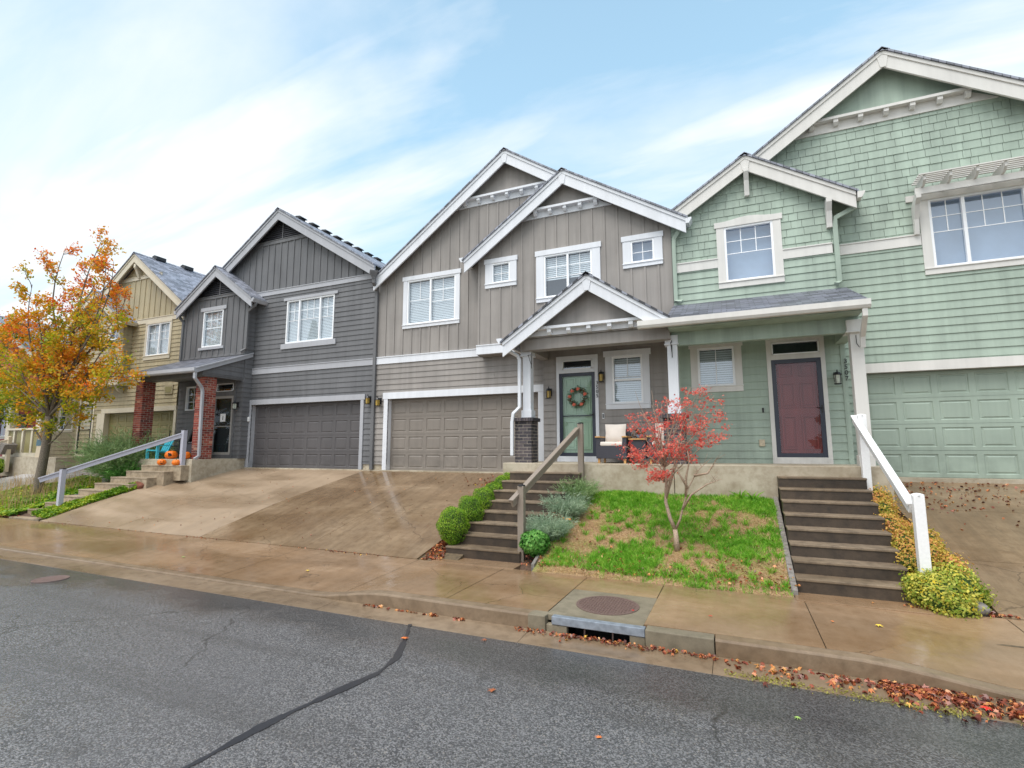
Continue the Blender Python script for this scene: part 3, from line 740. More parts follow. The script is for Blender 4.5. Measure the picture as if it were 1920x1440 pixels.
    m=MB();m.box(2.05,2.25,10.85,11.05,-.33,2.13);m.box(2.0,2.28,10.8,11.1,2.13,2.34);m.box(1.98,2.30,10.78,11.12,2.1,2.13);m.box(2.03,2.27,10.83,11.07,-.33,-.12);obj('column',m,W,h,bevel=.006)
    pipe(h,[(2.2,10.32,2.45),(2.2,10.32,2.3),(2.21,10.68,2.0),(2.21,10.74,1.8)],W,.04,.03)
    m=MB();m.tube([(2.14,10.84,2.05),(2.14,10.83,1.9),(2.17,10.8,1.82),(2.22,10.78,1.84),(2.22,10.78,1.88)],.006,6);obj('plant_hook',m,M['black'],h)
    m=MB();m.box(-1.1,2.42,10.5,YB+.05,-1.9,FL);obj('porch_slab',m,M['porch'],h,bevel=.012)
    core(h,-1.05,XR-.02,12.8,22,-1.2,5.3,m_)
    m=MB();m.box(XR-.06,XR-.02,YG,12.8,-1.2,5.2);obj('corner_wall',m,m_,h)
green_house()
# ---------------------------------------------------------------- taupe townhouse
def taupe_house():
    h=thing('townhouse','taupe townhouse with bright white trim, batten gables and a pale green front door','townhouse',(-5.5,YB,FL))
    tg,tb=front(YG),front(YB);m_,f_=M['taupe'],M['taupe_flat'];W=M['white']
    P=wall_poly(-5.48,8.29,.717,.67,-9.86,-1.12,-.45)
    gar=(-9.37,-4.61,-.9,1.47);w1=(-8.78,-7.12,3.66,5.02);hs=[gar,w1]
    m=MB();siding(m,tg,cut(P,-.45,2.56,-9.86,-1.1),hs);obj('wall',m,m_,h)
    m=MB();batten(m,tg,cut(P,2.74,6.97),hs,.314,-9.24);obj('batten_wall',m,f_,h)
    m=MB();flat(m,tg,cut(P,6.94,9));obj('gable_panel',m,f_,h)
    band(h,tg,-9.83,-6.24,2.54,2.75,W)
    shelf(h,tg,-6.86,-4.1,-7.3,-3.7,7.18,6.94,W,[-6.8+.444*k for k in range(7)])
    gable_roof(h,12.1,22,-5.48,8.29,.717,.67,-9.86,-1.0,W,M['roofx'],.36,YG,M['greytrim'],endl=-9.82,endr=-1.1)
    window(h,tg,w1,(.14,.13,.11),W,[(-8.74,-7.97,2,1,4.4),(-7.97,-7.16,2,2,4.3)],blind=1,head=.035,label='two part window with half raised blinds left of the bay')
    garage(h,front(YD),-9.37,-4.61,-.61,1.47,M['gar_taupe'],8)
    m=MB();m.wbox(tg,-9.55,-4.43,1.47,1.66,-.1,.05);m.wbox(tg,-9.51,-9.37,-.61,1.47,-.16,.045);m.wbox(tg,-4.61,-4.46,-.61,1.47,-.16,.045);obj('garage_trim',m,W,h,bevel=.004)
    m=MB();m.box(-9.86,-4.4,12.3,12.7,-1.0,-.612);obj('garage_sill',m,M['porch'],h)
    m=MB();m.box(-9.86,-9.5,12.385,12.7,-.62,-.32);obj('foundation',m,M['porch'],h)
    lamp(h,-9.66,YG-.02,1.4,M['amber'],1.15)
    pipe(h,[(-9.78,12.02,5.2),(-9.78,12.02,5.02),(-9.87,12.28,4.85),(-9.88,12.31,4.7),(-9.88,12.31,-.6)],M['dark_flat'],.05,.038,'downspout')
    m=MB();m.lathe((-9.78,12.0,5.12),[(.05,0),(.07,.06),(.16,.2),(.17,.24)],4);obj('rainwater_head',m,M['dark_flat'],h)
    # bay
    Pb=wall_poly(-3.71,7.12,.695,.624,-6.24,-1.12,2.5)
    a=(-5.82,-5.27,4.44,5.01);b=(-4.31,-3.03,3.86,5.0);c=(-2.07,-1.51,4.45,5.02);hs=[a,b,c]
    m=MB();batten(m,tb,cut(Pb,2.74,6.1),hs,.318,-6.2);obj('batten_wall',m,f_,h)
    m=MB();flat(m,tb,cut(Pb,6.06,8));obj('gable_panel',m,f_,h)
    m=MB();batten(m,left(-6.24),rect(YB,YG,2.74,5.2),(),.3,12.2);m.box(-6.23,-6.2,YB+.01,YG,2.5,5.2);m.box(-6.24,-4.3,YB,YG,2.5,2.54);obj('bay_side',m,f_,h)
    band(h,tb,-6.26,-1.2,2.52,2.76,W,.05)
    gable_roof(h,11.8,22,-3.71,7.12,.695,.624,-6.55,-.76,W,M['roofx'],.36,YB,M['greytrim'])
    gutter_y(h,-6.57,11.78,YG,5.22,-1,W);gutter_y(h,-.76,11.76,YG,5.26,1,W)
    shelf(h,tb,-4.58,-2.8,-4.98,-2.5,6.28,6.05,W,[-4.5+.403*k for k in range(5)])
    window(h,tb,a,(.19,.13,.12),W,[(-5.8,-5.29,2,2,4.46)],blind=1,head=.03,label='small square window left of the bay\'s big window')
    window(h,tb,b,(.21,.14,.11),W,[(-4.29,-3.67,2,2,4.4),(-3.67,-3.05,2,2,4.4)],blind=.45,head=.03,label='large two part window in the middle of the bay')
    window(h,tb,c,(.19,.13,.11),W,[(-2.05,-1.53,2,2,4.47)],blind=0,head=.03,label='small square window near the green neighbour')
    # porch wall
    wp=(-2.6,-1.88,1.06,2.2);dr=(-3.94,-3.03,-.19,2.2)
    m=MB();siding(m,tb,rect(-4.35,-1.11,FL,2.52),[wp,dr]);m.box(-4.36,-4.33,YB,YG+.02,FL,2.52);obj('wall',m,m_,h)
    w=window(h,tb,wp,(.16,.14,.13),W,[(-2.58,-1.9,2,1,1.7)],blind=1,head=.04,label='tall porch window with closed blinds beside the door')
    q=MB();q.wbox(tb,-2.56,-1.92,1.6,1.65,-.05,.02);obj('meeting_rail',q,M['vinyl'],w)
    entry(h,tb,-4.0,-2.94,FL,2.29,-3.93,-3.02,-.18,1.86,W,(-3.84,-3.08,1.95,2.18),M['mint'],M['navy'])
    lamp(h,-2.84,YB-.02,1.72,M['amber'],1.0);lamp(h,-4.17,YB-.02,1.38,M['amber'],1.0)
    digits(h,'3505',-2.965,YB-.055,1.63,.085,M['black'],.105)
    m=MB();m.wbox(tb,-2.86,-2.81,.71,.85,.015,.04);o=obj('doorbell',m,M['vinyl'],h,bevel=.008);m=MB();m.wbox(tb,-2.85,-2.82,.73,.83,.04,.045);obj('doorbell_face',m,M['black'],o)
    # porch roof
    gable_roof(h,10.35,YB,-2.74,3.73,.667,.678,-4.72,-1.04,W,M['roofx'],.34,10.6,W,endr=-1.1,zmin=2.575)
    tp=front(10.62);Pp=cut(wall_poly(-2.74,3.73,.667,.678,-4.5,-1.1,2.0,.1),2.5,5)
    m=MB();flat(m,tp,Pp);obj('gable_panel',m,f_,h)
    shelf(h,tp,-3.95,-1.62,-4.2,-1.45,2.71,2.53,W,[-3.65+.45*k for k in range(5)],.03)
    gutter_y(h,-4.74,10.33,YB,2.5,-1,W)
    m=MB();m.box(-4.42,-1.1,10.66,10.95,2.24,2.5);m.box(-4.42,-4.2,10.95,YB,2.24,2.5);m.box(-4.42,-1.11,10.9,YB,2.46,2.5);obj('porch_beam',m,f_,h)
    for (x0,x1,c0,c1,bx0,bx1,lab) in((-4.43,-4.24,-4.47,-4.21,-4.59,-4.19,1),(-1.18,-.98,-1.22,-.96,-1.3,-.89,2)):
        tapered_column(h,x0,x1,10.85,.2,.71,2.34,W,(c0,c1),.88,.17)
        p=brick_block(h,bx0,bx1,10.76,11.16,-.32,.62,M['brick_dark'],'brick_pedestal')
        cp=MB()
        n=9
        for i in range(n):
            s=(bx1-bx0+.12)/n;cp.box(bx0-.06+i*s+.004,bx0-.06+(i+1)*s-.004,10.7,11.2,.625,.705)
        obj('pedestal_cap',cp,M['brick_dark'],p)
    hook(h,-4.2,10.82,2.02);hook(h,-1.08,10.82,2.05)
    pipe(h,[(-4.72,10.5,2.4),(-4.72,10.5,2.28),(-4.5,10.7,2.14),(-4.46,10.72,2.05),(-4.46,10.72,.95),(-4.6,10.68,.8),(-4.63,10.68,.6),(-4.63,10.68,-.15)],W,.035,.03)
    m=MB();m.box(-4.78,-1.11,10.5,YB+.05,-1.9,FL);obj('porch_slab',m,M['porch'],h,bevel=.012)
    core(h,-9.82,-1.15,12.8,22,-1.2,4.9,m_)
taupe_house()
# ---------------------------------------------------------------- charcoal townhouse
def dark_house():
    h=thing('townhouse','charcoal grey townhouse with light grey trim and two red brick porch pillars','townhouse',(-14.4,YB,FL))
    tg,tb=front(YG),front(YB);m_,f_=M['dark'],M['dark_flat'];W=M['greytrim']
    P=wall_poly(-14.05,8.23,.685,.625,-18.45,-9.9,-.45)
    gar=(-15.04,-10.38,-.9,1.49);w1=(-13.66,-11.6,3.5,4.98);vt=(-14.95,-13.1,7.22,9);hs=[gar,w1]
    m=MB();siding(m,tg,cut(P,-.45,2.56),hs);siding(m,tg,cut(P,2.72,5.3),hs);obj('wall',m,m_,h)
    m=MB();batten(m,tg,cut(P,5.4,7.2),(),.3,-9.9);obj('batten_wall',m,f_,h)
    band(h,tg,-15.14,-10.0,5.28,5.44,W);band(h,tg,-15.2,-9.95,2.54,2.74,W);band(h,tg,-15.6,-12.55,7.13,7.26,M['dark_flat'])
    def vent(P2,tf,step,zb):
        v=MB();z=zb
        zt=max(p[1] for p in P2)
        while z<zt:
            q=clip_poly(rect(-99,99,z,z+step*.7),P2)
            if len(q)>2: v.panel(tf,q,(lambda zz,z=z:.03-.028*(zz-z)/step),0)
            z+=step
        bb=MB();bb.panel(tf,P2,lambda z:.002,-.03)
        o=obj('louvre_vent',v,M['louvre'],h);obj('vent_backing',bb,M['dark_line'],o)
        xm=P2[2][0];k=MB();k.wbox(tf,xm-.015,xm+.015,zb,zt-.05,.0,.04);obj('vent_bar',k,M['dark_flat'],o)
    Pv=cut(P,7.25,9);Pv=[(-15.45,7.25),(-12.6,7.25),(-14.05,8.13)];vent(Pv,tg,.075,7.25)
    gable_roof(h,12.1,22,-14.05,8.23,.685,.625,-18.6,-9.84,W,M['roofx'],.36,YG,M['dark_flat'],endr=-9.9,king=False)
    for y in [13.04,13.66,14.31,14.92,15.53,16.15,16.79,17.4]:
        v=MB();v.prism(front(0),[(-14.16,8.15),(-13.9,8.15),(-13.88,8.27),(-14.02,8.3),(-14.16,8.28)],-(y+.1),-(y-.1));v.prism(front(0),[(-14.24,8.27),(-13.8,8.25),(-13.9,8.33),(-14.1,8.36)],-(y+.14),-(y-.14))
        obj('ridge_vent',v,M['black'],h)
    window(h,tg,w1,(.0,.1,.0),W,[(-13.62,-13.1,2,2,4.28),(-13.1,-12.2,3,2,4.28),(-12.2,-11.64,2,2,4.28)],blind=1,head=.14,label='wide three part window above the garage')
    m=MB();m.wbox(tg,-13.83,-11.47,3.32,3.49,0,.05);obj('window_sill',m,W,h)
    garage(h,front(YD),-15.04,-10.38,-.61,1.49,M['gar_dark'],8)
    m=MB();m.wbox(tg,-15.18,-10.22,1.49,1.66,-.1,.05);m.wbox(tg,-15.18,-15.04,-.61,1.49,-.16,.045);m.wbox(tg,-10.38,-10.26,-.61,1.49,-.16,.045);obj('garage_trim',m,W,h,bevel=.004)
    m=MB();m.box(-15.2,-9.86,12.3,12.7,-1.0,-.612);obj('garage_sill',m,M['porch'],h)
    m=MB();m.box(-10.25,-9.86,12.385,12.7,-.61,-.32);obj('foundation',m,M['porch'],h)
    lamp(h,-10.03,YG-.02,1.47,M['amber'],1.15)
    m=MB();m.wbox(tg,-15.14,-15.06,.93,1.08,.045,.1);obj('door_sensor',m,M['paper'],h,bevel=.01)
    # bay and porch wall
    Pb=wall_poly(-16.6,6.43,.685,.70,-18.42,-15.13,FL)
    wb=(-17.38,-16.35,3.61,4.93);dr=(-16.4,-15.58,-.19,2.2);wl=(-18.0,-17.28,1.36,2.22);hs=[wb,dr,wl]
    m=MB();siding(m,tb,cut(Pb,FL,3.3),hs);siding(m,right(-15.13),rect(YB,YG,FL,5.2));siding(m,left(-18.42),rect(YB,YG,FL,5.0));obj('wall',m,m_,h)
    m=MB();batten(m,tb,cut(Pb,3.25,5.45),hs,.3,-15.3);obj('batten_wall',m,f_,h)
    Pv=[(-17.85,5.46),(-15.42,5.46),(-16.6,6.33)];band(h,tb,-17.95,-15.3,5.36,5.46,M['dark_flat']);vent(Pv,tb,.07,5.46)
    gable_roof(h,11.8,YG+2,-16.6,6.43,.685,.70,-18.56,-14.72,W,M['roofx'],.34,YB,M['dark_flat'],king=False)
    gutter_y(h,-14.70,11.78,YG,5.07,1,W);gutter_y(h,-18.58,11.78,YG,5.04,-1,W)
    pipe(h,[(-14.66,11.95,4.95),(-14.7,11.95,4.85),(-15.07,12.0,4.7),(-15.08,12.0,4.5),(-15.08,12.0,3.4),(-15.25,11.95,3.3)],M['dark_flat'])
    pipe(h,[(-18.6,11.95,4.92),(-18.58,11.97,4.8),(-18.46,12.02,4.65),(-18.46,12.02,3.2)],M['dark_flat'])
    window(h,tb,wb,(.0,.0,.0),W,[(-17.36,-16.37,3,2,4.3)],blind=1,label='upright window in the small upper gable')  # blinds added here so the pane reads pale like mirrored sky
    m=MB();m.wbox(tb,-17.51,-16.19,4.93,5.06,0,.05);m.wbox(tb,-17.52,-16.21,3.51,3.6,0,.05);obj('window_trim',m,W,h)
    window(h,tb,wl,(.06,.06,.08),M['dark_flat'],[(-17.98,-17.3,2,3,1.42)],blind=0,dark=True,label='dark window behind the brick pillar')
    entry(h,tb,-16.55,-15.44,FL,2.33,-16.5,-15.53,-.19,1.81,M['dark_flat'],(-16.4,-15.56,1.97,2.24),None,M['greydoor'],hx=-1)
    m=MB();m.wbox(tb,-16.13,-15.87,.93,1.2,.022,.025);o=solo('paper_notice',m,M['paper'],'white paper notice taped to the glass of the charcoal house door','notice',origin=(-16.0,YB-.02,.93))
    m=MB();m.wbox(tb,-16.01,-15.98,.99,1.13,.026,.028);obj('notice_mark',m,M['black'],o)
    lamp(h,-15.32,YB-.02,1.46,M['clearlamp'],1.1)
    # porch
    shed_roof(h,-18.5,-15.12,10.38,12.3,2.47,3.25,M['roofy'],W)
    m=MB();m.prism(right(0),[(10.38,2.49),(10.38,2.36),(10.28,2.36),(10.25,2.4),(10.25,2.5)],-18.55,-15.06);obj('gutter',m,W,h)
    m=MB();m.prism(right(-15.1),[(10.3,2.5),(12.3,3.30),(12.3,3.15),(10.3,2.33)],-.02,.03);m.prism(right(-15.07),[(10.3,2.5),(12.3,3.30),(12.3,3.26),(10.3,2.455)],0,.025);obj('bargeboard',m,W,h)
    m=MB();siding(m,right(-15.17),[(10.6,2.35),(YB,2.35),(YB,3.1),(10.6,2.5)]);m.box(-15.3,-15.18,10.6,YB,2.3,2.6);m.box(-18.42,-15.2,10.7,11.0,2.28,2.42);m.box(-18.5,-15.2,10.4,YB,2.42,2.46);obj('porch_beam',m,f_,h)
    for x0 in(-15.70,-18.79): brick_block(h,x0,x0+.4,10.8,11.2,-.32,2.3,M['brick_red'])
    m=MB();m.box(-15.6,-15.42,10.9,11.1,2.3,2.42);m.box(-18.69,-18.5,10.9,11.1,2.3,2.42);obj('post_top',m,W,h)
    pipe(h,[(-15.12,10.33,2.36),(-15.12,10.33,2.18),(-15.24,10.66,1.92),(-15.245,10.7,1.8),(-15.245,10.74,-.2),(-15.24,10.6,-.3)],W,.045,.035)
    m=MB();m.box(-18.95,-15.2,10.5,YB+.4,-1.9,FL);obj('porch_slab',m,M['porch'],h,bevel=.012)
    core(h,-18.3,-9.92,12.8,22,-1.2,4.9,m_)
dark_house()
# ---------------------------------------------------------------- olive townhouse
def olive_house():
    h=thing('townhouse','olive tan townhouse with cream trim behind the orange tree','townhouse',(-23.5,YB,FL))
    tg,tb=front(YG),front(YB);m_,f_=M['olive'],M['olive_flat'];W=M['beige']
    P=wall_poly(-21.96,7.78,.70,.74,-26.2,-19.0,-.45)
    gar=(-23.4,-19.06,-.9,1.44);w1=(-21.1,-19.72,3.62,4.9);hs=[gar,w1]
    m=MB();siding(m,tg,cut(P,-.45,5.0),hs);obj('wall',m,m_,h)
    m=MB();batten(m,tg,cut(P,5.1,8),(),.34,-19.8);obj('batten_wall',m,f_,h)
    band(h,tg,-22.0,-19.0,4.96,5.15,W);band(h,tg,-23.2,-20.5,6.85,6.98,W)
    gable_roof(h,12.1,22,-21.96,7.9,.70,.74,-26.0,-18.72,W,M['roofx'],.36,YG,W,king=False)
    for y in(13.05,14.25):
        v=MB();v.prism(front(0),[(-22.1,7.9),(-21.8,7.9),(-21.8,8.04),(-21.96,8.1),(-22.1,8.06)],-(y+.2),-(y-.2));obj('ridge_vent',v,M['black'],h)
    b=MB();b.prism(right(-21.9),[(YG,6.9),(YG-.08,6.9),(YG-.2,7.2),(YG-.27,7.3),(YG-.27,7.45),(YG,7.45)],-.06,.06);obj('bracket',b,W,h)
    window(h,tg,w1,(.11,.1,.16),W,[(-21.06,-20.36,2,2,4.25),(-20.36,-19.76,2,2,4.25)],blind=1,head=.0,label='two part upper window beside the charcoal house')
    garage(h,front(YD),-23.35,-19.06,-.38,1.44,M['gar_olive'],8)
    m=MB();m.wbox(tg,-23.6,-18.95,1.44,1.62,-.1,.05);m.wbox(tg,-23.85,-23.35,-.38,1.44,-.16,.045);m.wbox(tg,-19.06,-18.92,-.38,1.44,-.16,.045);obj('garage_trim',m,W,h)
    m=MB();m.box(-23.9,-18.9,12.25,12.7,-1.0,-.39);obj('garage_sill',m,M['porch'],h)
    m=MB();m.wbox(tg,-19.72,-19.24,2.07,2.4,.0,.05);m2=MB();m2.wbox(tg,-19.66,-19.3,2.12,2.34,.05,.055);o=obj('wall_vent',m,m_,h);obj('vent_grille',m2,M['gar_olive'],o)
    # bay
    Pb=wall_poly(-23.98,6.5,.68,.673,-25.9,-22.07,2.6)
    wb=(-22.98,-22.32,4.36,4.86);hs=[wb]
    m=MB();siding(m,tb,cut(Pb,2.7,5.0),hs);siding(m,right(-22.07),rect(YB,YG,2.7,5.1));obj('wall',m,m_,h)
    m=MB();batten(m,tb,cut(Pb,5.1,7),(),.34,-22.3);obj('batten_wall',m,f_,h)
    band(h,tb,-25.9,-22.07,4.98,5.15,W);band(h,tb,-25.95,-22.05,2.52,2.75,W,.06)
    m=MB();m.box(-25.9,-22.03,YB,YG,2.5,2.56);m.box(-22.07,-22.02,YB,YG,2.5,2.75);obj('bay_floor',m,W,h)
    for x in(-25.6,-24.0,-22.35):
        b=MB();b.prism(right(x),[(YG,2.2),(YB+.12,2.3),(YB,2.5),(YG,2.5)],-.06,.06);obj('bracket',b,W,h)
    gable_roof(h,11.8,14.5,-23.98,6.5,.68,.673,-26.2,-21.82,W,M['roofx'],.34,YB,W,king=False)
    gutter_y(h,-21.84,11.78,YG,5.02,1,W)
    window(h,tb,wb,(.08,.08,.08),W,[(-22.96,-22.34,2,2,4.4)],blind=0,head=0,label='small square window in the lower gable')
    b=MB();b.prism(right(-22.15),[(YB,4.3),(YB-.08,4.3),(YB-.15,4.6),(YB-.24,4.75),(YB-.24,4.9),(YB,4.9)],-.06,.06);obj('bracket',b,W,h)
    # porch wall, door
    dr=(-25.1,-24.2,-.19,2.2);wl=(-26.6,-25.6,.8,2.1)
    m=MB();siding(m,tg,rect(-27.6,-23.6,FL,2.6),[dr,wl]);obj('wall',m,m_,h)
    entry(h,tg,-25.2,-24.1,FL,2.3,-25.12,-24.2,-.18,1.85,W,(-25.05,-24.25,1.97,2.2),None,M['black'])
    window(h,tg,wl,(.09,.09,.09),W,[(-26.58,-25.62,2,2,1.4)],blind=0,dark=True,label='porch window behind the tree')
    m=MB();m.box(-29.5,-23.86,11.1,YG+.1,-1.9,FL);obj('porch_slab',m,M['porch'],h,bevel=.012)
    # balustrade
    r=MB();r.box(-27.9,-25.3,11.2,11.32,-.3,-.14);r.box(-27.9,-25.3,11.17,11.35,.78,.86)
    o=obj('balustrade',r,W,h)
    for x in(-27.85,-27.35,-26.7,-26.0,-25.45):
        p=MB();p.box(x-.06,x+.06,11.2,11.32,-.14,.78);obj('post',p,W,o)
    for x in(-27.6,-27.0,-26.35,-25.72):
        p=MB();p.box(x-.2,x+.2,11.24,11.28,-.14,.78);obj('panel',p,M['gar_olive'],o)
    p=MB();p.box(-25.9,-25.6,11.25,11.5,.86,2.45);obj('column',p,W,h);p=MB();p.box(-28.2,-27.9,11.25,11.5,-.3,2.45);obj('column',p,W,h)
    p=MB();p.box(-28.4,-25.4,11.0,YG,2.45,2.6);obj('porch_roof',p,W,h)
    core(h,-26.1,-19.05,12.8,22,-1.2,5.0,m_);core(h,-28.3,-26.1,12.8,20,-1.2,2.8,m_)
olive_house()
def red_house():
    h=thing('townhouse','brick red house with dark roof, farthest left behind the trees','townhouse',(-33,12.5,FL))
    tg=front(12.6);m_=M['red'];W=M['cream']
    P=wall_poly(-33.5,6.6,.5,.5,-38,-28.6,-.6)
    m=MB();siding(m,tg,P,[(-32.3,-31.1,.6,2.0)]);obj('wall',m,m_,h)
    gable_roof(h,12.2,20,-33.5,6.6,.5,.5,-38.4,-28.3,W,M['roofx'],.3,12.6,W,king=False)
    window(h,tg,(-32.3,-31.1,.6,2.0),(.12,.12,.12),W,[(-32.25,-31.15,2,2,1.2)],blind=0)
    m=MB();m.box(-30.6,-29.7,12.54,12.6,-.5,1.6);obj('door',m,M['black'],h)
    core(h,-37.9,-28.7,12.8,20,-1.2,4.0,m_)
red_house()
# ---------------------------------------------------------------- street, walks, drives
def lerp(a,b,t): return a+(b-a)*t
def sm(t): t=max(0,min(1,t));return t*t*(3-2*t)
def structure(o): o['kind']='structure';return o
def zroad(y): return -2.115 if y>4.9 else -2.115+.02*math.sin((4.9-y)*.3)*min(1,(4.9-y)) if y>-1 else -2.12
def kerbz(x):
    full=-1.93;dip=-2.068
    a=sm((x+5.7)/1.3)            # rises from the driveway dip towards the right
    b=1-sm((x-.9)/1.5)
    return dip+(full-dip)*min(a,b)
SW=-1.93
DSL=1.32/4.55
def drz(y): return SW+DSL*max(0,y-7.85) if y<12.4 else SW+DSL*4.55
LSL=.385
def lwz(y): return SW+.01+LSL*(y-7.85)
def grid(name,x0,x1,y0,y1,nx,ny,zf,mat,jit=0):
    m=MB()
    for j in range(ny+1):
        for i in range(nx+1):
            x=lerp(x0,x1,i/nx);y=lerp(y0,y1,j/ny);m.v.append((x,y,zf(x,y)))
    for j in range(ny):
        for i in range(nx):
            a=j*(nx+1)+i;m.f.append((a,a+1,a+nx+2,a+nx+1))
    o=obj(name,m,mat,None,smooth=True,origin=((x0+x1)/2,y0,zf(x0,y0)));return structure(o)
g=MB();g.add([(-400,-300,-2.3),(400,-300,-2.3),(400,500,-2.3),(-400,500,-2.3)],[(0,1,2,3)]);structure(obj('ground',g,M['ground'],None,origin=(0,0,-2.3)))
grid('road',-90,60,-7,5.46,120,40,lambda x,y:zroad(y),M['asphalt'])
# ground under houses, beds and lawn
def terr(x,y): return min(-.66,drz(y)-.05) if y>7.8 else -2.06
def bedz(x,y):
    if y<7.86: return -2.1
    return min(-.7,SW-.02+DSL*(y-7.85))
grid('bank',-60,40,7.84,13,100,20,lambda x,y:bedz(x,y)-.07,M['soil'])
# gutter strip
m=MB();xs=[-60,-40,-25,-18,-14.2,-11,-7.8,-5.2,-2.3,-.3,2.6,5.8,12,40]
for a,b in zip(xs,xs[1:]): m.prism(right(0),[(5.44,-2.5),(5.44,-2.112),(5.845,-2.092),(5.845,-2.5)],a+.002,b-.002)
structure(obj('gutter_strip',m,M['kerb'],None,origin=(0,5.5,-2.1),bevel=.004))
# kerb
m=MB();segs=[(-60,-40),(-40,-25),(-25,-14.2),(-14.2,-11.07),(-11.07,-7.8),(-7.8,-5.16),(-5.16,-2.3),(-.28,3.0),(3.0,8),(8,40)]
for a,b in segs:
    n=max(1,int((b-a)/.25));xl=[lerp(a+.002,b-.002,i/n) for i in range(n+1)];base=len(m.v)
    for x in xl:
        k=kerbz(x);P=[(5.845,-2.5),(5.85,k-.022),(5.857,k-.007),(5.872,k),(6.0,k+.004),(6.0,-2.5)]
        m.v+=[(x,y,z) for y,z in P]
    for i in range(n):
        for q in range(6): m.f.append((base+i*6+q,base+i*6+(q+1)%6,base+(i+1)*6+(q+1)%6,base+(i+1)*6+q))
    m.f.append(tuple(base+q for q in range(6)));m.f.append(tuple(base+n*6+q for q in range(6)))
structure(obj('kerb',m,M['kerb'],None,origin=(0,5.9,-2)))
# pavement panels
m=MB();js=[-60,-50,-40,-30,-24,-20.3,-17.3,-14.2,-11.15,-7.87,-5.18,-3.53,-2.14,-1.02,.72,2.75,5.6,8.5,12,16,22,40]
def walkz(x,y): t=(y-6.0)/1.85;return lerp(kerbz(x)+.004,SW,min(1,t*1.0))
for a,b in zip(js,js[1:]):
    y0=7.08 if abs(a+2.14)<.01 else 6.006
    n=max(1,int((b-a)/.3));ny=4;base=len(m.v)
    for j in range(ny+1):
        for i in range(n+1):
            x=lerp(a+.005,b-.005,i/n);y=lerp(y0,7.84,j/ny);m.v.append((x,y,walkz(x,y)))
    for j in range(ny):
        for i in range(n): q=base+j*(n+1)+i;m.f.append((q,q+1,q+n+2,q+n+1))
    # skirts
    for i in range(n):
        for (r,d) in((0,1),(ny,-1)):
            q=base+r*(n+1)+i;l=len(m.v);m.v+=[(m.v[q][0],m.v[q][1],m.v[q][2]-.06),(m.v[q+1][0],m.v[q+1][1],m.v[q+1][2]-.06)];m.f.append((q,q+1,l+1,l))
structure(obj('sidewalk',m,M['walk'],None,origin=(0,7,-1.93)))
m=MB()
m.prism(right(0),[(6.0,-2.14),(7.84,SW-.03),(7.84,-2.3),(6.0,-2.3)],-60,-5);m.prism(right(0),[(6.0,-1.955),(7.84,SW-.018),(7.84,-2.3),(6.0,-2.3)],-4.2,-2.14);m.prism(right(0),[(6.0,-1.955),(7.84,SW-.018),(7.84,-2.3),(6.0,-2.3)],-1.0,.85);m.prism(right(0),[(7.0,-1.99),(7.84,SW-.03),(7.84,-2.3),(7.0,-2.3)],.85,9);m.prism(right(0),[(7.08,-1.955),(7.84,SW-.018),(7.84,-2.3),(7.08,-2.3)],-2.13,-1.01)
structure(obj('sidewalk_bed',m,M['joint'],None,origin=(0,7,-2)))
# driveways
def hump(x,y): return .24*math.exp(-((x+16.3)/1.5)**2)*math.sin(max(0,min(1,(y-7.85)/4.5))*math.pi) if x<-10 else 0
def dz_(x,y): return drz(y)+.02*math.sin(max(0,min(1,(y-7.85)/4.5))*math.pi)+hump(x,y)
def drive(name,P,mat,org):
    """P: list of panels (left edge polyline, right edge polyline, y0, y1); an edge polyline is ([y..],[x..])"""
    m=MB();g=.004
    for L,R_,y0,y1 in P:
        ny=max(2,int((y1-y0)/.3));nx=8;base=len(m.v)
        for j in range(ny+1):
            y=lerp(y0+g,y1-g,j/ny);a=float(np.interp(y,L[0],L[1]))+g;b=float(np.interp(y,R_[0],R_[1]))-g
            for i in range(nx+1):
                x=lerp(a,b,i/nx);m.v.append((x,y,dz_(x,y)))
        for j in range(ny):
            for i in range(nx): q=base+j*(nx+1)+i;m.f.append((q,q+1,q+nx+2,q+nx+1))
        ring=[base+i for i in range(nx+1)]+[base+j*(nx+1)+nx for j in range(1,ny+1)]+[base+ny*(nx+1)+i for i in range(nx-1,-1,-1)]+[base+j*(nx+1) for j in range(ny-1,0,-1)]
        n0=len(m.v);m.v+=[(m.v[q][0],m.v[q][1],m.v[q][2]-.09) for q in ring]
        for k in range(len(ring)): k2=(k+1)%len(ring);m.f.append((ring[k],n0+k,n0+k2,ring[k2]))
    return structure(obj(name,m,mat,None,origin=org))
yt=12.34
EL=([7.86,8.6,9.4,10.2,10.8,11.6,12.3],[-17.35,-16.95,-16.35,-16.1,-15.8,-15.28,-15.2])
EC=([7.86,9.6,12.3],[-14.1,-13.6,-12.7]);ES=([7.86,9.62,12.34],[-10.95,-10.78,-10.12])
EM=([7.86,9.6,12.3],[-7.88,-7.72,-7.5]);ER=([7.86,9.6,12.3],[-5.25,-5.05,-4.45])
drive('driveway',[(EL,EC,7.86,9.62),(EC,ES,7.86,9.62),(EL,EC,9.62,yt),(EC,ES,9.62,yt)],M['drive_dry'],(-14,7.86,SW))
drive('driveway',[(ES,EM,7.86,9.62),(EM,ER,7.86,9.62),(ES,EM,9.62,yt),(EM,ER,9.62,yt)],M['drive_wet'],(-8,7.86,SW))
E0=([7.86,12.3],[2.72,2.45]);E1=([7,13],[6,6]);E2=([7,13],[9.5,9.5])
drive('driveway',[(E0,E1,7.86,9.17),(E1,E2,7.86,9.17),(E0,E1,9.17,10.9),(E1,E2,9.17,10.9),(E0,E1,10.9,yt),(E1,E2,10.9,yt)],M['drive_wet'],(5,7.86,SW))
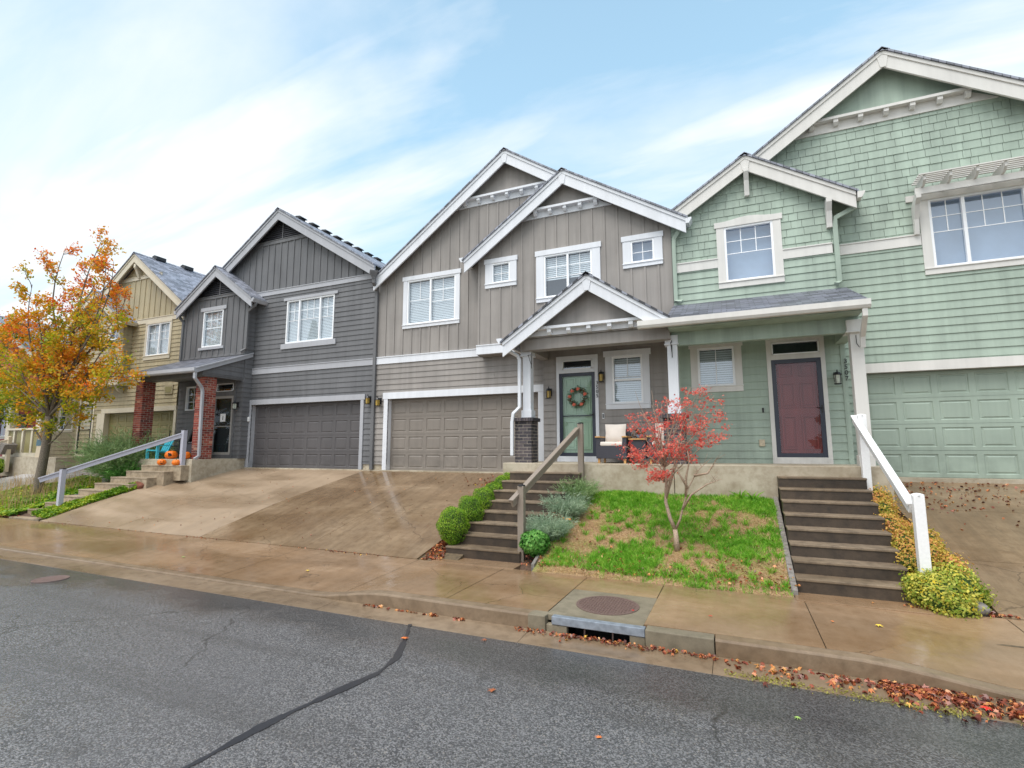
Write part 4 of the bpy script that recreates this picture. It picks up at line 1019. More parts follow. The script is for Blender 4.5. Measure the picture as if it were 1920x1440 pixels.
EO=([7.86,12.3],[-28.6,-25.0]);EP=([7.86,12.3],[-24.4,-19.1])
drive('driveway',[(EO,EP,7.86,9.8),(EO,EP,9.8,yt)],concrete('drive_concrete_pale',srgb(178,176,176),srgb(165,162,160),.7,stain=srgb(130,124,118),stain_amt=.3,agg=.1,rmin=.12,rdry=.35),(-25,7.86,SW))
m=MB();m.prism(right(0),[(7.84,SW-.035),(12.35,drz(12.35)-.03),(12.35,-2),(7.84,-2.3)],-15.2,-4.5);m.prism(right(0),[(7.84,SW-.035),(12.35,drz(12.35)-.03),(12.35,-2),(7.84,-2.3)],2.8,9.4)
structure(obj('driveway_bed',m,M['joint'],None,origin=(-10,7.85,-2)))
# lawn between the two stairs
def lz(x,y): return lwz(y)+.018*math.sin(x*3.1+y*2)+.015*math.sin(y*5.3-x*1.7)
grid('lawn',-3.05,.62,7.80,10.52,30,24,lambda x,y:lz(x,y) if y>7.9 else SW-.01+.02*max(0,(y-7.8)/.1),M['lawn'])
grid('lawn',8.0,40,7.87,12.3,20,10,lambda x,y:drz(y)-.03,M['ground'])
# ---------------------------------------------------------------- storm drain
d=thing('storm_drain','storm drain inlet with steel kerb face and round iron manhole cover','storm drain',(-1.54,6.2,-2.0))
z0=-1.925
m=MB();m.box(-2.135,-1.015,5.93,7.075,z0-.07,z0);obj('inlet_slab',m,M['inlet'],d,bevel=.008)
m=MB();m.box(-2.04,-.985,5.842,5.932,z0-.085,z0+.004);obj('kerb_face',m,M['steel'],d,bevel=.006)
for bb in((-2.33,-2.115,5.83,6.02,z0-.002),(-2.11,-1.86,5.852,5.93,z0-.09),(-1.15,-.985,5.852,5.93,z0-.09),(-.98,-.29,5.835,6.005,-1.928)):
    m=MB();m.box(bb[0],bb[1],bb[2],bb[3],-2.3,bb[4]);obj('inlet_block',m,M['inlet'],d,bevel=.01)
m=MB();m.box(-1.87,-1.14,6.2,6.25,-2.6,-1.99);m.box(-1.87,-1.14,5.85,6.2,-2.35,-2.3);obj('inlet_cavity',m,M['dark_line'],d)
for x in(-1.66,-1.34): m=MB();m.tube([(x,5.885,-2.1),(x,5.885,-2.0)],.009);obj('bar',m,M['iron'],d)
cx,cy=-1.54,6.52
m=MB();m.lathe((cx,cy,z0),[(.385,.001),(.385,.008),(.35,.008),(.35,.004),(0.01,.004)],40)
o=obj('manhole_cover',m,M['iron'],d)
m=MB();k=.036
for i in range(-10,11):
    for j in range(-10,11):
        x,y=i*k,j*k
        if x*x+y*y<.335**2:
            if (i+j)%2: m.box(cx+x-.013,cx+x+.013,cy+y-.005,cy+y+.005,z0+.004,z0+.009)
            else: m.box(cx+x-.005,cx+x+.005,cy+y-.013,cy+y+.013,z0+.004,z0+.009)
obj('tread_pattern',m,M['iron'],o)
m=MB();t=MB()
m.lathe((-10.4,4.95,-2.115),[(.24,.0),(.24,.008),(.2,.008),(.19,.004),(.02,.006)],28);solo('valve_cover',m,M['iron'],'small round iron cover set in the wet asphalt at the left','manhole cover',origin=(-10.4,4.95,-2.115))
# tar seam
pts=[(-3.72,5.46),(-3.52,5.1),(-3.42,4.89),(-3.27,4.57),(-3.21,4.2),(-3.3,3.75),(-3.38,3.35),(-3.42,3.05),(-3.44,2.6),(-3.5,2.0),(-3.6,1.2)]
m=MB();R=random.Random(2);P2=[]
for i in range(len(pts)-1):
    for k in range(8): P2.append((lerp(pts[i][0],pts[i+1][0],k/8),lerp(pts[i][1],pts[i+1][1],k/8)))
for i,(x,y) in enumerate(P2):
    a,b=P2[max(i-1,0)],P2[min(i+1,len(P2)-1)];dx,dy=b[0]-a[0],b[1]-a[1];L=math.hypot(dx,dy);w=(.016 if i<10 else .032+.012*math.sin(i*.37))+R.uniform(-.009,.009)
    for s in(-1,1): m.v.append((x-dy/L*w*s,y+dx/L*w*s,zroad(y)+.006))
for i in range(len(P2)-1): m.f.append((2*i,2*i+1,2*i+3,2*i+2))
structure(obj('tar_seam',m,M['tar'],None,origin=(-3.3,4,-2.11)))
# ---------------------------------------------------------------- stairs
RS=.178
def stairs(label,xl,xr,y8,run,mat,nosemat,n=8,riser=None):
    riser=riser or M['riser']
    """xl,xr: (bottom,top) side edges; the lowest tread nose at y8"""
    s=thing('concrete_stairs',label,'stairs',((xl[0]+xr[0])/2,y8,-1.93))
    for k in range(1,n+1):               # 1 = top
        t=(n-k)/(n-1);y=y8+run*(n-k);z=FL-RS*k
        a,b=lerp(xl[0],xl[1],t),lerp(xr[0],xr[1],t)
        m=MB();m.box(a,b,y,y+run+.06,z-.035,z)
        o=obj('step',m,mat,s,bevel=.008)
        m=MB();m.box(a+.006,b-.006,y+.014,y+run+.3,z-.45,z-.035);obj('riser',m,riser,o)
    m=MB();a,b=xl[0]-.05,xr[0]+.05;m.box(a,b,y8-.38,y8+.1,-2.2,-1.918);obj('landing',m,nosemat,s,bevel=.006)
    return s
stairs('dark wet concrete stairs between the round boxwoods and the lawn',(-4.87,-4.5),(-3.42,-2.93),8.2,.29,M['step'],M['walk'])
stairs('dark wet concrete stairs below the maroon front door',(.68,.68),(2.0,1.99),8.07,.3,M['step'],M['walk'])
stairs('pale concrete stairs climbing to the charcoal house porch',(-19.15,-17.2),(-17.7,-15.3),8.35,.27,M['step_l'],M['step_l'],riser=M['riser_l'])
stairs('pale concrete stairs to the olive house at the far left edge',(-30.2,-29.2),(-28.9,-27.9),8.9,.27,M['step_l'],M['step_l'],riser=M['riser_l'])
m=MB()
for k in range(14):
    y=7.92+k*.19;z=lwz(y);m.prism(right(0),[(y,z-.1),(y+.18,z-.1+.07),(y+.18,z+.035+.07),(y,z+.035)],.6,.675)
solo('lawn_edging',m,M['stone'],'row of dark grey edging blocks between the lawn and the stairs below the maroon door','edging',group='edging beside the lawn',bevel=.006)
m=MB();m.prism(right(0),[(7.92,lwz(7.92)-.1),(9.0,lwz(9.0)-.1),(9.0,lwz(9.0)+.05),(7.92,lwz(7.92)+.05)],-3.1,-3.05);m.prism(right(0),[(9.0,lwz(9.0)-.1),(10.5,lwz(10.5)-.1),(10.5,lwz(10.5)+.05),(9.0,lwz(9.0)+.05)],-3.0,-2.95)
solo('lawn_edging',m,M['stone'],'thin grey edging strip between the lavender bed and the lawn','edging',group='edging beside the lawn')
# ---------------------------------------------------------------- hand rails
def rail(label,low,up,lowz,upz,railp,mat,cap,pw=.055,overl=.3,overu=0):
    r=thing('handrail',label,'handrail',(low[0],low[1],lowz[0]),'handrails beside the stairs')
    for (x,y),(a,b) in((low,lowz),(up,upz)):
        m=MB();m.box(x-pw,x+pw,y-pw,y+pw,a,b);p=obj('post',m,mat,r,bevel=.006)
        c=MB();c.lathe((x,y,b),[(pw*1.25,0),(pw*1.2,.015),(.02,.03)],4 if cap is mat else 10);obj('post_cap',c,cap,p)
    (xa,ya,za),(xb,yb,zb)=railp
    d=Vector((xb-xa,yb-ya,zb-za)).normalized()
    a=Vector((xa,ya,za))-d*overl;b=Vector((xb,yb,zb))+d*overu
    m=MB()
    for off,hw,hh in((0,.05,.018),(-.07,.02,.055)):
        pts=[];n=d.cross(Vector((0,0,1))).normalized();u=n.cross(d).normalized()
        vs=[]
        for q in(a,b):
            for su,sv in((-1,-1),(1,-1),(1,1),(-1,1)): vs.append(tuple(q+u*off+n*hw*su+u*hh*sv))
        m.add(vs,[(0,1,2,3),(4,7,6,5),(0,4,5,1),(1,5,6,2),(2,6,7,3),(3,7,4,0)])
    obj('rail',m,mat,r,bevel=.006);return r
rail('taupe metal handrail with two posts beside the stairs to the pale green door',(-3.43,8.32),(-2.95,10.42),(-1.93,-.64),(-.85,.52),((-3.49,8.32,-.76),(-3.0,10.36,.43)),M['railtaupe'],M['black'],overl=.25)
rail('white wooden handrail with two posts beside the stairs to the maroon door',(2.13,8.2),(2.03,10.4),(-1.9,-.6),(-.9,.56),((2.06,8.22,-.72),(1.96,10.4,.47)),M['railwhite'],M['railwhite'],.06,overl=.0,overu=.2)
rail('light grey metal handrail in front of the charcoal house',(-17.62,8.4),(-15.5,10.4),(-1.72,-.56),(-.9,.58),((-17.68,8.4,-.62),(-15.55,10.35,.48)),M['railgrey'],M['black'],.06,overl=.55)
rail('beige handrail at the left edge of the photo, beyond the orange tree',(-29.2,8.6),(-26.9,10.9),(-1.7,-.4),(-.9,.5),((-29.2,8.6,-.5),(-26.9,10.9,.4)),M['railbeige'],M['railbeige'],.06,overl=.4)
# ---------------------------------------------------------------- porch furniture
def armchair(x,label,w=.66):
    y0,y1=10.95,11.6;c=thing('patio_armchair',label,'armchair',(x+w/2,y0+.3,FL),'wicker armchairs on the taupe porch')
    m=MB();m.box(x,x+w,y0,y1,FL+.1,FL+.37);obj('seat_base',m,M['wicker'],c,bevel=.01)
    for q in(x,x+w-.09): m=MB();m.box(q,q+.09,y0,y1,FL+.36,FL+.55);obj('side_panel',m,M['wicker'],c,bevel=.01)
    m=MB();m.prism(right(0),[(y1-.08,FL+.3),(y1+.02,FL+.3),(y1+.1,FL+.75),(y1+.02,FL+.76)],x+.05,x+w-.02);obj('backrest',m,M['wicker'],c,bevel=.01)
    for a in(x-.015,x+w-.095): m=MB();m.box(a,a+.11,y0-.02,y1,FL+.55,FL+.58);obj('armrest',m,M['wood'],c,bevel=.006)
    for a in(x+.03,x+w-.07):
        for b in(y0+.03,y1-.08): m=MB();m.box(a,a+.045,b,b+.045,FL,FL+.1);obj('leg',m,M['wood'],c)
    return c
def cushions(x,label,w=.66):
    m=MB();m.box(x+.09,x+w-.09,10.94,11.5,FL+.37,FL+.46);o=obj('seat_cushion',m,M['cushion'],None,origin=(x+w/2,11.2,FL+.37),bevel=.03);tag(o,label[0],'cushion','cream cushions')
    m=MB()
    n=8
    for j in range(n+1):
        for i in range(n+1):
            u=i/n*2-1;v=j/n*2-1;th=.075*(1-abs(u)**3)*(1-abs(v)**3);e=1-.06*(1-v*v)*0;xx=x+w/2+u*.235*(1-.05*(1-abs(v)));zz=FL+.66+v*.2*(1-.05*(1-abs(u)))
            m.v.append((xx,11.42+.12*(zz-FL-.45)-th,zz))
    for j in range(n+1):
        for i in range(n+1):
            xx,yy,zz=m.v[j*(n+1)+i];u=i/n*2-1;v=j/n*2-1;th=.075*(1-abs(u)**3)*(1-abs(v)**3);m.v.append((xx,yy+2*th+.004,zz))
    N=(n+1)**2
    for j in range(n):
        for i in range(n):
            q=j*(n+1)+i;m.f.append((q,q+1,q+n+2,q+n+1));m.f.append((N+q,N+q+n+1,N+q+n+2,N+q+1))
    o=obj('back_cushion',m,M['cushion'],None,smooth=True,origin=(x+w/2,11.4,FL+.45));tag(o,label[1],'cushion','cream cushions')
armchair(-2.76,'charcoal wicker armchair next to the pale green door')
cushions(-2.76,('cream seat cushion on the armchair next to the door','cream square back cushion propped in the armchair next to the door'))
armchair(-1.66,'charcoal wicker armchair half hidden by the red maple and brick pedestal')
cushions(-1.66,('cream seat cushion on the armchair hidden behind the maple','cream back cushion seen between the red leaves'))
t=thing('patio_table','low charcoal wicker side table with honey wood top between the armchairs','table',(-1.9,11.3,FL))
m=MB();m.box(-2.05,-1.72,11.1,11.45,FL+.1,FL+.5);obj('table_base',m,M['wicker'],t,bevel=.01)
m=MB();m.box(-2.08,-1.69,11.07,11.48,FL+.5,FL+.53);obj('table_top',m,M['wood'],t)
v=thing('potted_plant','small blue pot with dried flowers on the patio side table','potted plant',(-1.87,11.3,FL+.53))
m=MB();m.lathe((-1.87,11.3,FL+.53),[(.05,0),(.075,.04),(.07,.09),(.055,.1)],12);obj('pot',m,plain('glazed_pot',srgb(110,130,150),.3),v,smooth=True)
P=np.array([(-1.87,11.3,FL+.63)])+rng.normal(size=(120,3))*[.06,.06,.05];leaves('foliage',P,.05,LEAF,M['deadplant'],v)
# wreath
w=thing('wreath','round wreath of eucalyptus and coral roses hanging on the pale green door','wreath',(-3.47,YB-.06,1.26))
m=MB();th=[2*math.pi*k/24 for k in range(24)]
for j in range(5):
    R_=.19+.02*math.sin(j*2.1);m.tube([(-3.45+R_*math.cos(t)*(1+.05*math.sin(3*t+j)),YB-.05-.02*math.sin(2*t+j),1.25+R_*math.sin(t)*(1+.05*math.cos(4*t+j))) for t in th]+[(-3.45+R_,YB-.05,1.25)],.012,5)
obj('twig_ring',m,M['twig'],w)
A=rng.uniform(0,2*math.pi,420);RR=.2+rng.normal(size=420)*.035
leaves('foliage',np.stack([-3.45+RR*np.cos(A),np.full(420,YB-.075)+rng.normal(size=420)*.02,1.25+RR*np.sin(A)],1),.055,LEAF,M['eucal'],w)
A=rng.uniform(0,2*math.pi,160);RR=.2+rng.normal(size=160)*.03
leaves('dark_foliage',np.stack([-3.45+RR*np.cos(A),np.full(160,YB-.085)+rng.normal(size=160)*.02,1.25+RR*np.sin(A)],1),.04,LEAF,M['deadplant'],w)
for a in(75,120,165,235,290,10):
    t=math.radians(a+10);x,z=-3.45+.2*math.cos(t),1.25+.2*math.sin(t);m=MB()
    for j in range(9):
        b=j*2.4;rr=.012*math.sqrt(j);m.lathe((x+rr*math.cos(b),YB-.115+.003*j,z+rr*math.sin(b)-.015),[(.006,0),(.02,.008),(.022,.02),(.01,.03)],7)
    obj('rose',m,M['coral'],w,smooth=True)
# ---------------------------------------------------------------- pumpkins and charcoal porch things
def pumpkin(x,y,z,r,label,face=None):
    p=thing('pumpkin',label,'pumpkin',(x,y,z),'orange pumpkins at the top of the stairs')
    m=MB();m.lathe((x,y,z),[(r*.35,0),(r*.75,r*.12),(r*.97,r*.42),(r,r*.75),(r*.88,r*1.12),(r*.6,r*1.38),(r*.25,r*1.42),(r*.08,r*1.3)],40,lobes=10,la=.0);
    n=40
    for i,vv in enumerate(m.v):
        k=i%n;t=2*math.pi*k/n;q=1-.07*(1-abs(math.sin(5*t)))**2.0
        m.v[i]=(x+(vv[0]-x)*q,y+(vv[1]-y)*q,vv[2])
    obj('body',m,M['pumpkin'],p,smooth=True)
    s=MB();s.tube([(x,y,z+r*1.3),(x,y,z+r*1.52),(x+r*.12,y,z+r*1.7)],[r*.13,r*.09,r*.08],7);obj('stem',s,M['stem'],p)
    if face:
        f=MB()
        dx,dy=-x,-y;L=math.hypot(dx,dy);nx,ny=dx/L,dy/L;tx,ty=-ny,nx     # facing the street
        def pt(a,b,o): 
            rr=r*(1.0-.12*b*b*3)*1.0;c=math.sqrt(max(.05,1-a*a));return (x+(tx*a+nx*c)*rr*o,y+(ty*a+ny*c)*rr*o,z+r*.75+b*r)
        shapes=[[(-.42,.28),(-.2,.28),(-.3,.05)],[(.2,.28),(.42,.28),(.3,.05)]] if face==1 else [[(-.5,.3),(-.3,.36),(-.12,.1),(-.1,.3),(.1,-.05),(-.05,-.3),(-.2,-.1),(-.32,-.4),(-.45,-.05)]]
        if face==1: shapes+=[[(-.5,-.1),(-.25,-.22),(0,-.26),(.25,-.22),(.5,-.1),(.25,-.38),(0,-.43),(-.25,-.38)]]
        for sh in shapes:
            n=len(sh);cx_=sum(a for a,b in sh)/n;cy_=sum(b for a,b in sh)/n
            vs=[pt(cx_,cy_,1.03)]+[pt(a,b,1.02) for a,b in sh];f.add(vs,[(0,i+1,(i+1)%n+1) for i in range(n)])
        obj('carved_face',f,M['dark_line'],p)
    return p
pumpkin(-16.5,10.7,FL,.18,'largest pumpkin, carved, on the charcoal house porch beside the blue chair',2)
pumpkin(-15.80,10.68,FL,.16,'pumpkin mostly hidden behind the upper handrail post',None)
pumpkin(-16.3,10.3,FL-RS,.125,'small carved pumpkin with a smiling face on the top step',1)
pumpkin(-15.62,10.3,FL-RS,.12,'small uncarved pumpkin on the top step near the handrail post',None)
# aqua child's garden chair
c=thing('garden_chair','small bright aqua plastic garden chair behind the pumpkins','chair',(-17.3,10.85,FL))
x,y,z=-17.25,10.85,FL
for k in range(4):
    m=MB();xx=x-.2+k*.1;m.prism(right(xx),[(y+.1,z+.2),(y+.13,z+.2),(y+.33,z+.68-.03*abs(k-1.5)),(y+.3,z+.68-.03*abs(k-1.5))],-.04,.04);obj('back_slat',m,M['aqua'],c)
m=MB();m.prism(right(x-.05),[(y-.28,z+.26),(y+.14,z+.18),(y+.14,z+.21),(y-.28,z+.29)],-.22,.22);obj('seat',m,M['aqua'],c)
for s in(-1,1):
    m=MB();m.box(x-.05+s*.27-.05,x-.05+s*.27+.05,y-.32,y+.2,z+.42,z+.445);obj('armrest',m,M['aqua'],c)
    m=MB();m.box(x-.05+s*.25-.02,x-.05+s*.25+.02,y-.28,y-.2,z,z+.42);obj('leg',m,M['aqua'],c)
    m=MB();m.prism(right(x-.05+s*.25),[(y-.1,z+.26),(y-.03,z+.26),(y+.36,z),(y+.28,z)],-.02,.02);obj('leg',m,M['aqua'],c)
# black bistro chair and table
c=thing('patio_chair','black metal patio chair with curved arms on the charcoal house porch','chair',(-17.2,11.6,FL))
x,y,z=-17.0,11.55,FL
for s in(-.3,.3):
    m=MB();m.tube([(x-.55,y+s,z+.56),(x-.2,y+s,z+.62),(x+.0,y+s,z+.62),(x+.05,y+s,z+.45),(x+.02,y+s,z)],.014,6);obj('arm',m,M['black'],c)
    m=MB();m.tube([(x-.5,y+s,z+.95),(x-.55,y+s,z+.45),(x-.6,y+s,z)],.014,6);obj('leg',m,M['black'],c)
m=MB();m.box(x-.55,x+.02,y-.3,y+.3,z+.4,z+.43);obj('seat',m,M['black'],c)
m=MB();m.tube([(x-.9,y-.35,z+.58),(x-.1,y-.35,z+.58)],.012,6);obj('front_bar',m,M['black'],c)
c=thing('patio_chair','black solid back patio chair behind the handrail post','chair',(-16.5,11.6,FL))
m=MB();m.prism(front(11.6),[(-16.75,FL+.5),(-16.7,FL+.5),(-16.45,FL+1.02),(-16.52,FL+1.04)],-.25,.25);obj('backrest',m,M['black'],c)
m=MB();m.box(-16.75,-16.25,11.35,11.85,FL+.42,FL+.46);obj('seat',m,M['black'],c)
for a in(-16.7,-16.3):
    for b in(11.4,11.8): m=MB();m.box(a-.02,a+.02,b-.02,b+.02,FL,FL+.42);obj('leg',m,M['black'],c)
c=thing('storage_box','black resin storage box with a white paper on its lid','box',(-16.2,11.35,FL))
m=MB();m.box(-16.45,-15.95,11.1,11.5,FL,FL+.5);obj('box_body',m,M['wicker'],c,bevel=.01)
m=MB();m.box(-16.47,-15.93,11.08,11.52,FL+.5,FL+.53);obj('lid',m,M['black'],c,bevel=.01)
m=MB();m.box(-16.35,-16.1,11.12,11.3,FL+.53,FL+.535);solo('paper_sheet',m,M['paper'],'white sheet of paper on the black storage box','paper')
# wooden scarecrow sign at the olive door
s=thing('wooden_figure_sign','cream wooden porch figure with a blue patch leaning beside the olive house door','porch sign',(-25.35,11.2,FL))
m=MB();tf=front(11.2);m.prism(tf,[(-25.5,FL),(-25.2,FL),(-25.02,FL+.75),(-25.4,FL+.78)],0,.04);obj('board',m,M['railbeige'],s)
m=MB();m.prism(tf,[(-25.48,FL+.45),(-25.15,FL+.45),(-25.12,FL+.68),(-25.45,FL+.7)],.04,.05);obj('patch',m,plain('slate_blue',srgb(80,110,125),.6),s)
P=np.array([(-25.2,11.12,FL+.85)])+rng.normal(size=(90,3))*[.12,.03,.06];leaves('flowers',P,.07,LEAF,M['drygrass'],s)
m=MB();m.prism(front(10.8),[(-27.9,FL+.5),(-27.0,FL+.1),(-26.7,FL+.5),(-27.2,FL+.62)],-.3,.1);solo('covered_grill',m,M['stone'],'grey covered box on the olive house porch behind the tree trunk','grill cover')
# rocks, garden spotlight
def rock(x,y,z,r,mat,label,grp,sq=(1,.8,.6)):
    bm=bmesh.new();bmesh.ops.create_icosphere(bm,subdivisions=3,radius=r);R=random.Random(int(x*100))
    from mathutils import noise
    m=MB()
    for v_ in bm.verts:
        q=1+.35*noise.noise(v_.co*(1.6/r)+Vector((x*3,y,0)));m.v.append((x+v_.co.x*q*sq[0],y+v_.co.y*q*sq[1],z+v_.co.z*q*sq[2]))
    for f_ in bm.faces: m.f.append(tuple(v.index for v in f_.verts))
    bm.free();return solo('rock',m,mat,label,'rock',grp,smooth=True,origin=(x,y,z))
rock(2.5,7.95,SW+.05,.14,M['stone'],'larger rounded grey rock at the foot of the golden shrub','rocks by the stairs')
rock(2.3,7.95,SW+.03,.09,M['stone'],'smaller pale rock left of the grey rock under the golden shrub','rocks by the stairs')
rock(-16.35,9.75,-1.12,.2,M['redstone'],'larger rusty red rock beside the pale stairs','rusty rocks',(1.5,.7,.8))
rock(-16.0,10.35,-.93,.17,M['redstone'],'flatter rusty red rock near the upper handrail post','rusty rocks',(1.5,.7,.5))
rock(-19.0,10.35,-.95,.22,M['stone'],'pale bluish rock behind the top of the pale stairs','grey rocks',(1,.8,1.1))
rock(-18.9,9.5,-1.5,.17,plain('blue_rock',srgb(60,66,76),.5),'dark blue grey rock in the ground cover beside the pale stairs','grey rocks',(1.5,.8,.6))
# ---------------------------------------------------------------- vegetation
def ballpts(n,c,r,shell=.25,cut=-1):
    d=rng.normal(size=(n,3));d/=np.linalg.norm(d,axis=1)[:,None]
    lump=1+.09*np.sin(d[:,0]*5+c[0]*7)*np.sin(d[:,1]*4+c[1]*3)+.05*np.sin(d[:,2]*9+c[0])
    rad=(1-shell*rng.random(n)**2)*lump
    return np.array(c)+d*rad[:,None]*np.array(r),d
def boxwood(x,y,z,r,label):
    b=thing('boxwood_shrub',label,'shrub',(x,y,z),'round boxwoods along the left side of the stairs')
    m=MB();bm=bmesh.new();bmesh.ops.create_icosphere(bm,subdivisions=3,radius=r*.86)
    m.v=[(x+v.co.x,y+v.co.y,z+r*1.15+v.co.z*1.22) for v in bm.verts];m.f=[tuple(v.index for v in f.verts) for f in bm.faces];bm.free()
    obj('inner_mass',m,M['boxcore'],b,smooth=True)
    n=int(7500*(r/.28)**2);P,D=ballpts(n,(x,y,z+r*1.15),(r,r,r*1.22),.16)
    leaves('foliage',P,.021,LEAF,M['boxwood'],b,nrm=D,spread=.9)
    m=MB();m.tube([(x,y,z-.08),(x,y,z+r*.5)],.02);obj('stem',m,M['bark'],b)
for i,(x,y,r,lab) in enumerate([(-4.86,8.45,.285,'boxwood ball nearest the street'),(-4.79,9.0,.27,'second boxwood ball from the street'),(-4.74,9.48,.25,'third boxwood ball from the street, touching its neighbours'),(-4.7,9.88,.225,'fourth boxwood ball from the street'),(-4.66,10.2,.205,'fifth boxwood ball, just before the brick pedestal'),(-4.62,10.46,.19,'topmost boxwood ball, against the brick pedestal')]):
    boxwood(x,y,SW+.36*(y-7.85)-.02+(.05 if i>3 else 0),r,lab)
def bladeplant(name,label,cat,x,y,z,n,L,wd,r,mat,lean=.5,group=None,droop=.15,leaf=None):
    b=thing(name,label,cat,(x,y,z),group)
    a=rng.uniform(0,2*math.pi,n);rr=r*np.sqrt(rng.random(n))*.45
    P=np.stack([x+rr*np.cos(a),y+rr*np.sin(a),np.full(n,z)],1)
    d=np.stack([np.cos(a)*rr/r*2.0,np.sin(a)*rr/r*2.0,np.ones(n)],1)
    # stems with needles
    st=[];dirs=[]
    m=int(n/14);k=14
    P0=P[:m];D0=d[:m]/np.linalg.norm(d[:m],axis=1)[:,None]+rng.normal(size=(m,3))*lean*.25
    Ls=L*(1+.3*rng.uniform(-1,1,m))
    for t in np.linspace(.15,1,k):
        q=P0+D0*(Ls*t)[:,None];q[:,2]-=droop*L*t*t*.5
        st.append(q);dd=D0*.8+rng.normal(size=(m,3))*.55;dirs.append(dd)
    st=np.concatenate(st);dirs=np.concatenate(dirs)
    blades('foliage',st,L*.16,wd,mat,b,lean=.15,dirs=dirs)
    blades('stems',P0,L*.95,wd*.7,mat,b,lean=.02,dirs=D0,droop=.1)
    return b
def lw(y): return lwz(y)-.02
bladeplant('lavender_plant','silvery lavender clump behind the bright green herb','lavender',-3.1,8.75,lw(8.72),8000,.4,.008,.32,M['lav'],group='lavender beside the handrail')
bladeplant('lavender_plant','silvery lavender clump halfway up, left of the lawn','lavender',-3.0,9.5,lw(9.45),7500,.4,.008,.3,M['lav'],group='lavender beside the handrail')
bladeplant('rosemary_plant','green feathery herb at the top of the bed below the porch','rosemary',-2.95,10.08,lw(10.05),6000,.42,.009,.28,M['rosem'])
b=thing('herb_plant','bright green leafy herb mound at the foot of the taupe handrail','herb',(-3.15,8.28,lw(8.2)))
P,D=ballpts(2600,(-3.17,8.28,lw(8.28)+.2),(.24,.24,.22),.45);leaves('foliage',P,.05,LEAF3,M['herb'],b,nrm=D,spread=.6)
m=MB();m.tube([(-3.17,8.28,lw(8.28)),(-3.17,8.28,lw(8.28)+.2)],.012,6);obj('stem',m,M['stem'],b)
b=thing('withered_plant','withered reddish brown plant between the lavender clumps','plant',(-3.1,9.1,lw(9.1)))
P,D=ballpts(900,(-3.12,9.12,lw(9.1)+.14),(.2,.2,.16),.8);leaves('foliage',P,.035,LEAF,M['deadplant'],b)
b=thing('marigold_plant','small plant with yellow orange flowers beside the lavender','flower',(-2.85,9.12,lw(9.1)))
P,D=ballpts(220,(-2.87,9.12,lw(9.1)+.08),(.12,.12,.08),.8);leaves('foliage',P,.03,LEAF,M['herb'],b)
for k in range(7):
    x,y,z=-2.87+rng.uniform(-.1,.1),9.08+rng.uniform(-.08,.08),lw(9.1)+.15+rng.uniform(0,.05);m=MB();m.lathe((x,y,z),[(.008,0),(.024,.006),(.02,.016),(.006,.018)],9);obj('flower_head',m,M['orangefl'],b)
# golden shrubs beside the right hand stairs
def patch(name,label,path,r,n,size,mat,tmpl=LEAF3,group=None,h=1.0,cat='shrub',core=True):
    c=path[len(path)//2];b=thing(name,label,cat,(c[0],c[1],c[2]),group)
    pts=[];nr=[];m=MB();rad=[]
    for i in range(len(path)):
        x,y,z,rr=path[i]
        k=int(n/len(path));P,D=ballpts(k,(x,y,z+rr*.45*h),(rr,rr,rr*h),.35);sp_=rng.random(k)<.12;P[sp_]+=D[sp_]*rng.uniform(.02,.09,(int(sp_.sum()),1));ok=P[:,2]>z-.05;pts.append(P[ok]);nr.append(D[ok])
        if core: m.lathe((x,y,z),[(rr*.4,-.05),(rr*.75,rr*.2*h),(rr*.75,rr*.6*h),(rr*.5,rr*.95*h),(.01,rr*1.15*h)],10)
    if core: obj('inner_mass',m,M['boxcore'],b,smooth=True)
    leaves('foliage',np.concatenate(pts),size,tmpl,mat,b,nrm=np.concatenate(nr),spread=.8);return b
ez=lambda y:SW+.39*(y-7.85)
pth=[(2.12+.05*math.sin(y*5),y,ez(y)-.05,.19+.05*((k*7)%3)/2) for k,y in enumerate(np.arange(8.75,10.75,.16))]
patch('golden_shrub','long golden pink leaved hedge creeping up beside the right hand stairs',pth,.2,15000,.03,M['euon'],group='golden leaved shrubs')
pth=[(2.38,8.95,ez(8.95),.2),(2.42,9.25,ez(9.2),.2),(2.36,8.7,ez(8.7),.22),(2.48,8.55,ez(8.5)+.02,.2),(2.3,9.6,ez(9.6)-.05,.15)]
patch('golden_shrub','golden pink shrub behind the lower white post',pth,.2,8000,.03,M['euon'],group='golden leaved shrubs')
pth=[(2.2,7.98,ez(8.0)-.04,.3),(2.38,8.15,ez(8.15)-.02,.3),(2.05,8.1,ez(8.1),.2),(2.55,8.2,ez(8.2)-.1,.2),(2.3,7.92,SW-.05,.24)]
patch('golden_shrub','round yellow green variegated shrub at the foot of the white handrail',pth,.2,9500,.034,M['euon2'],group='golden leaved shrubs')
# small round shrubs far left
for (x,y,z,r,mt,lab) in((-27.2,11.2-.5,-.95,.36,'boxwood','small green globe shrub beside the olive house stairs'),(-27.0,10.0,-1.2,.3,'euon2','small golden globe shrub beside the olive house stairs')):
    b=thing('globe_shrub',lab,'shrub',(x,y,z),'globe shrubs by the olive house');P,D=ballpts(2500,(x,y,z+r*.8),(r,r,r*.9),.3);leaves('foliage',P,.04,LEAF,M[mt],b,nrm=D);m=MB();m.lathe((x,y,z),[(r*.5,0),(r*.8,r*.6),(r*.5,r*1.4),(.02,r*1.5)],10);obj('inner_mass',m,M['boxcore'],b,smooth=True)
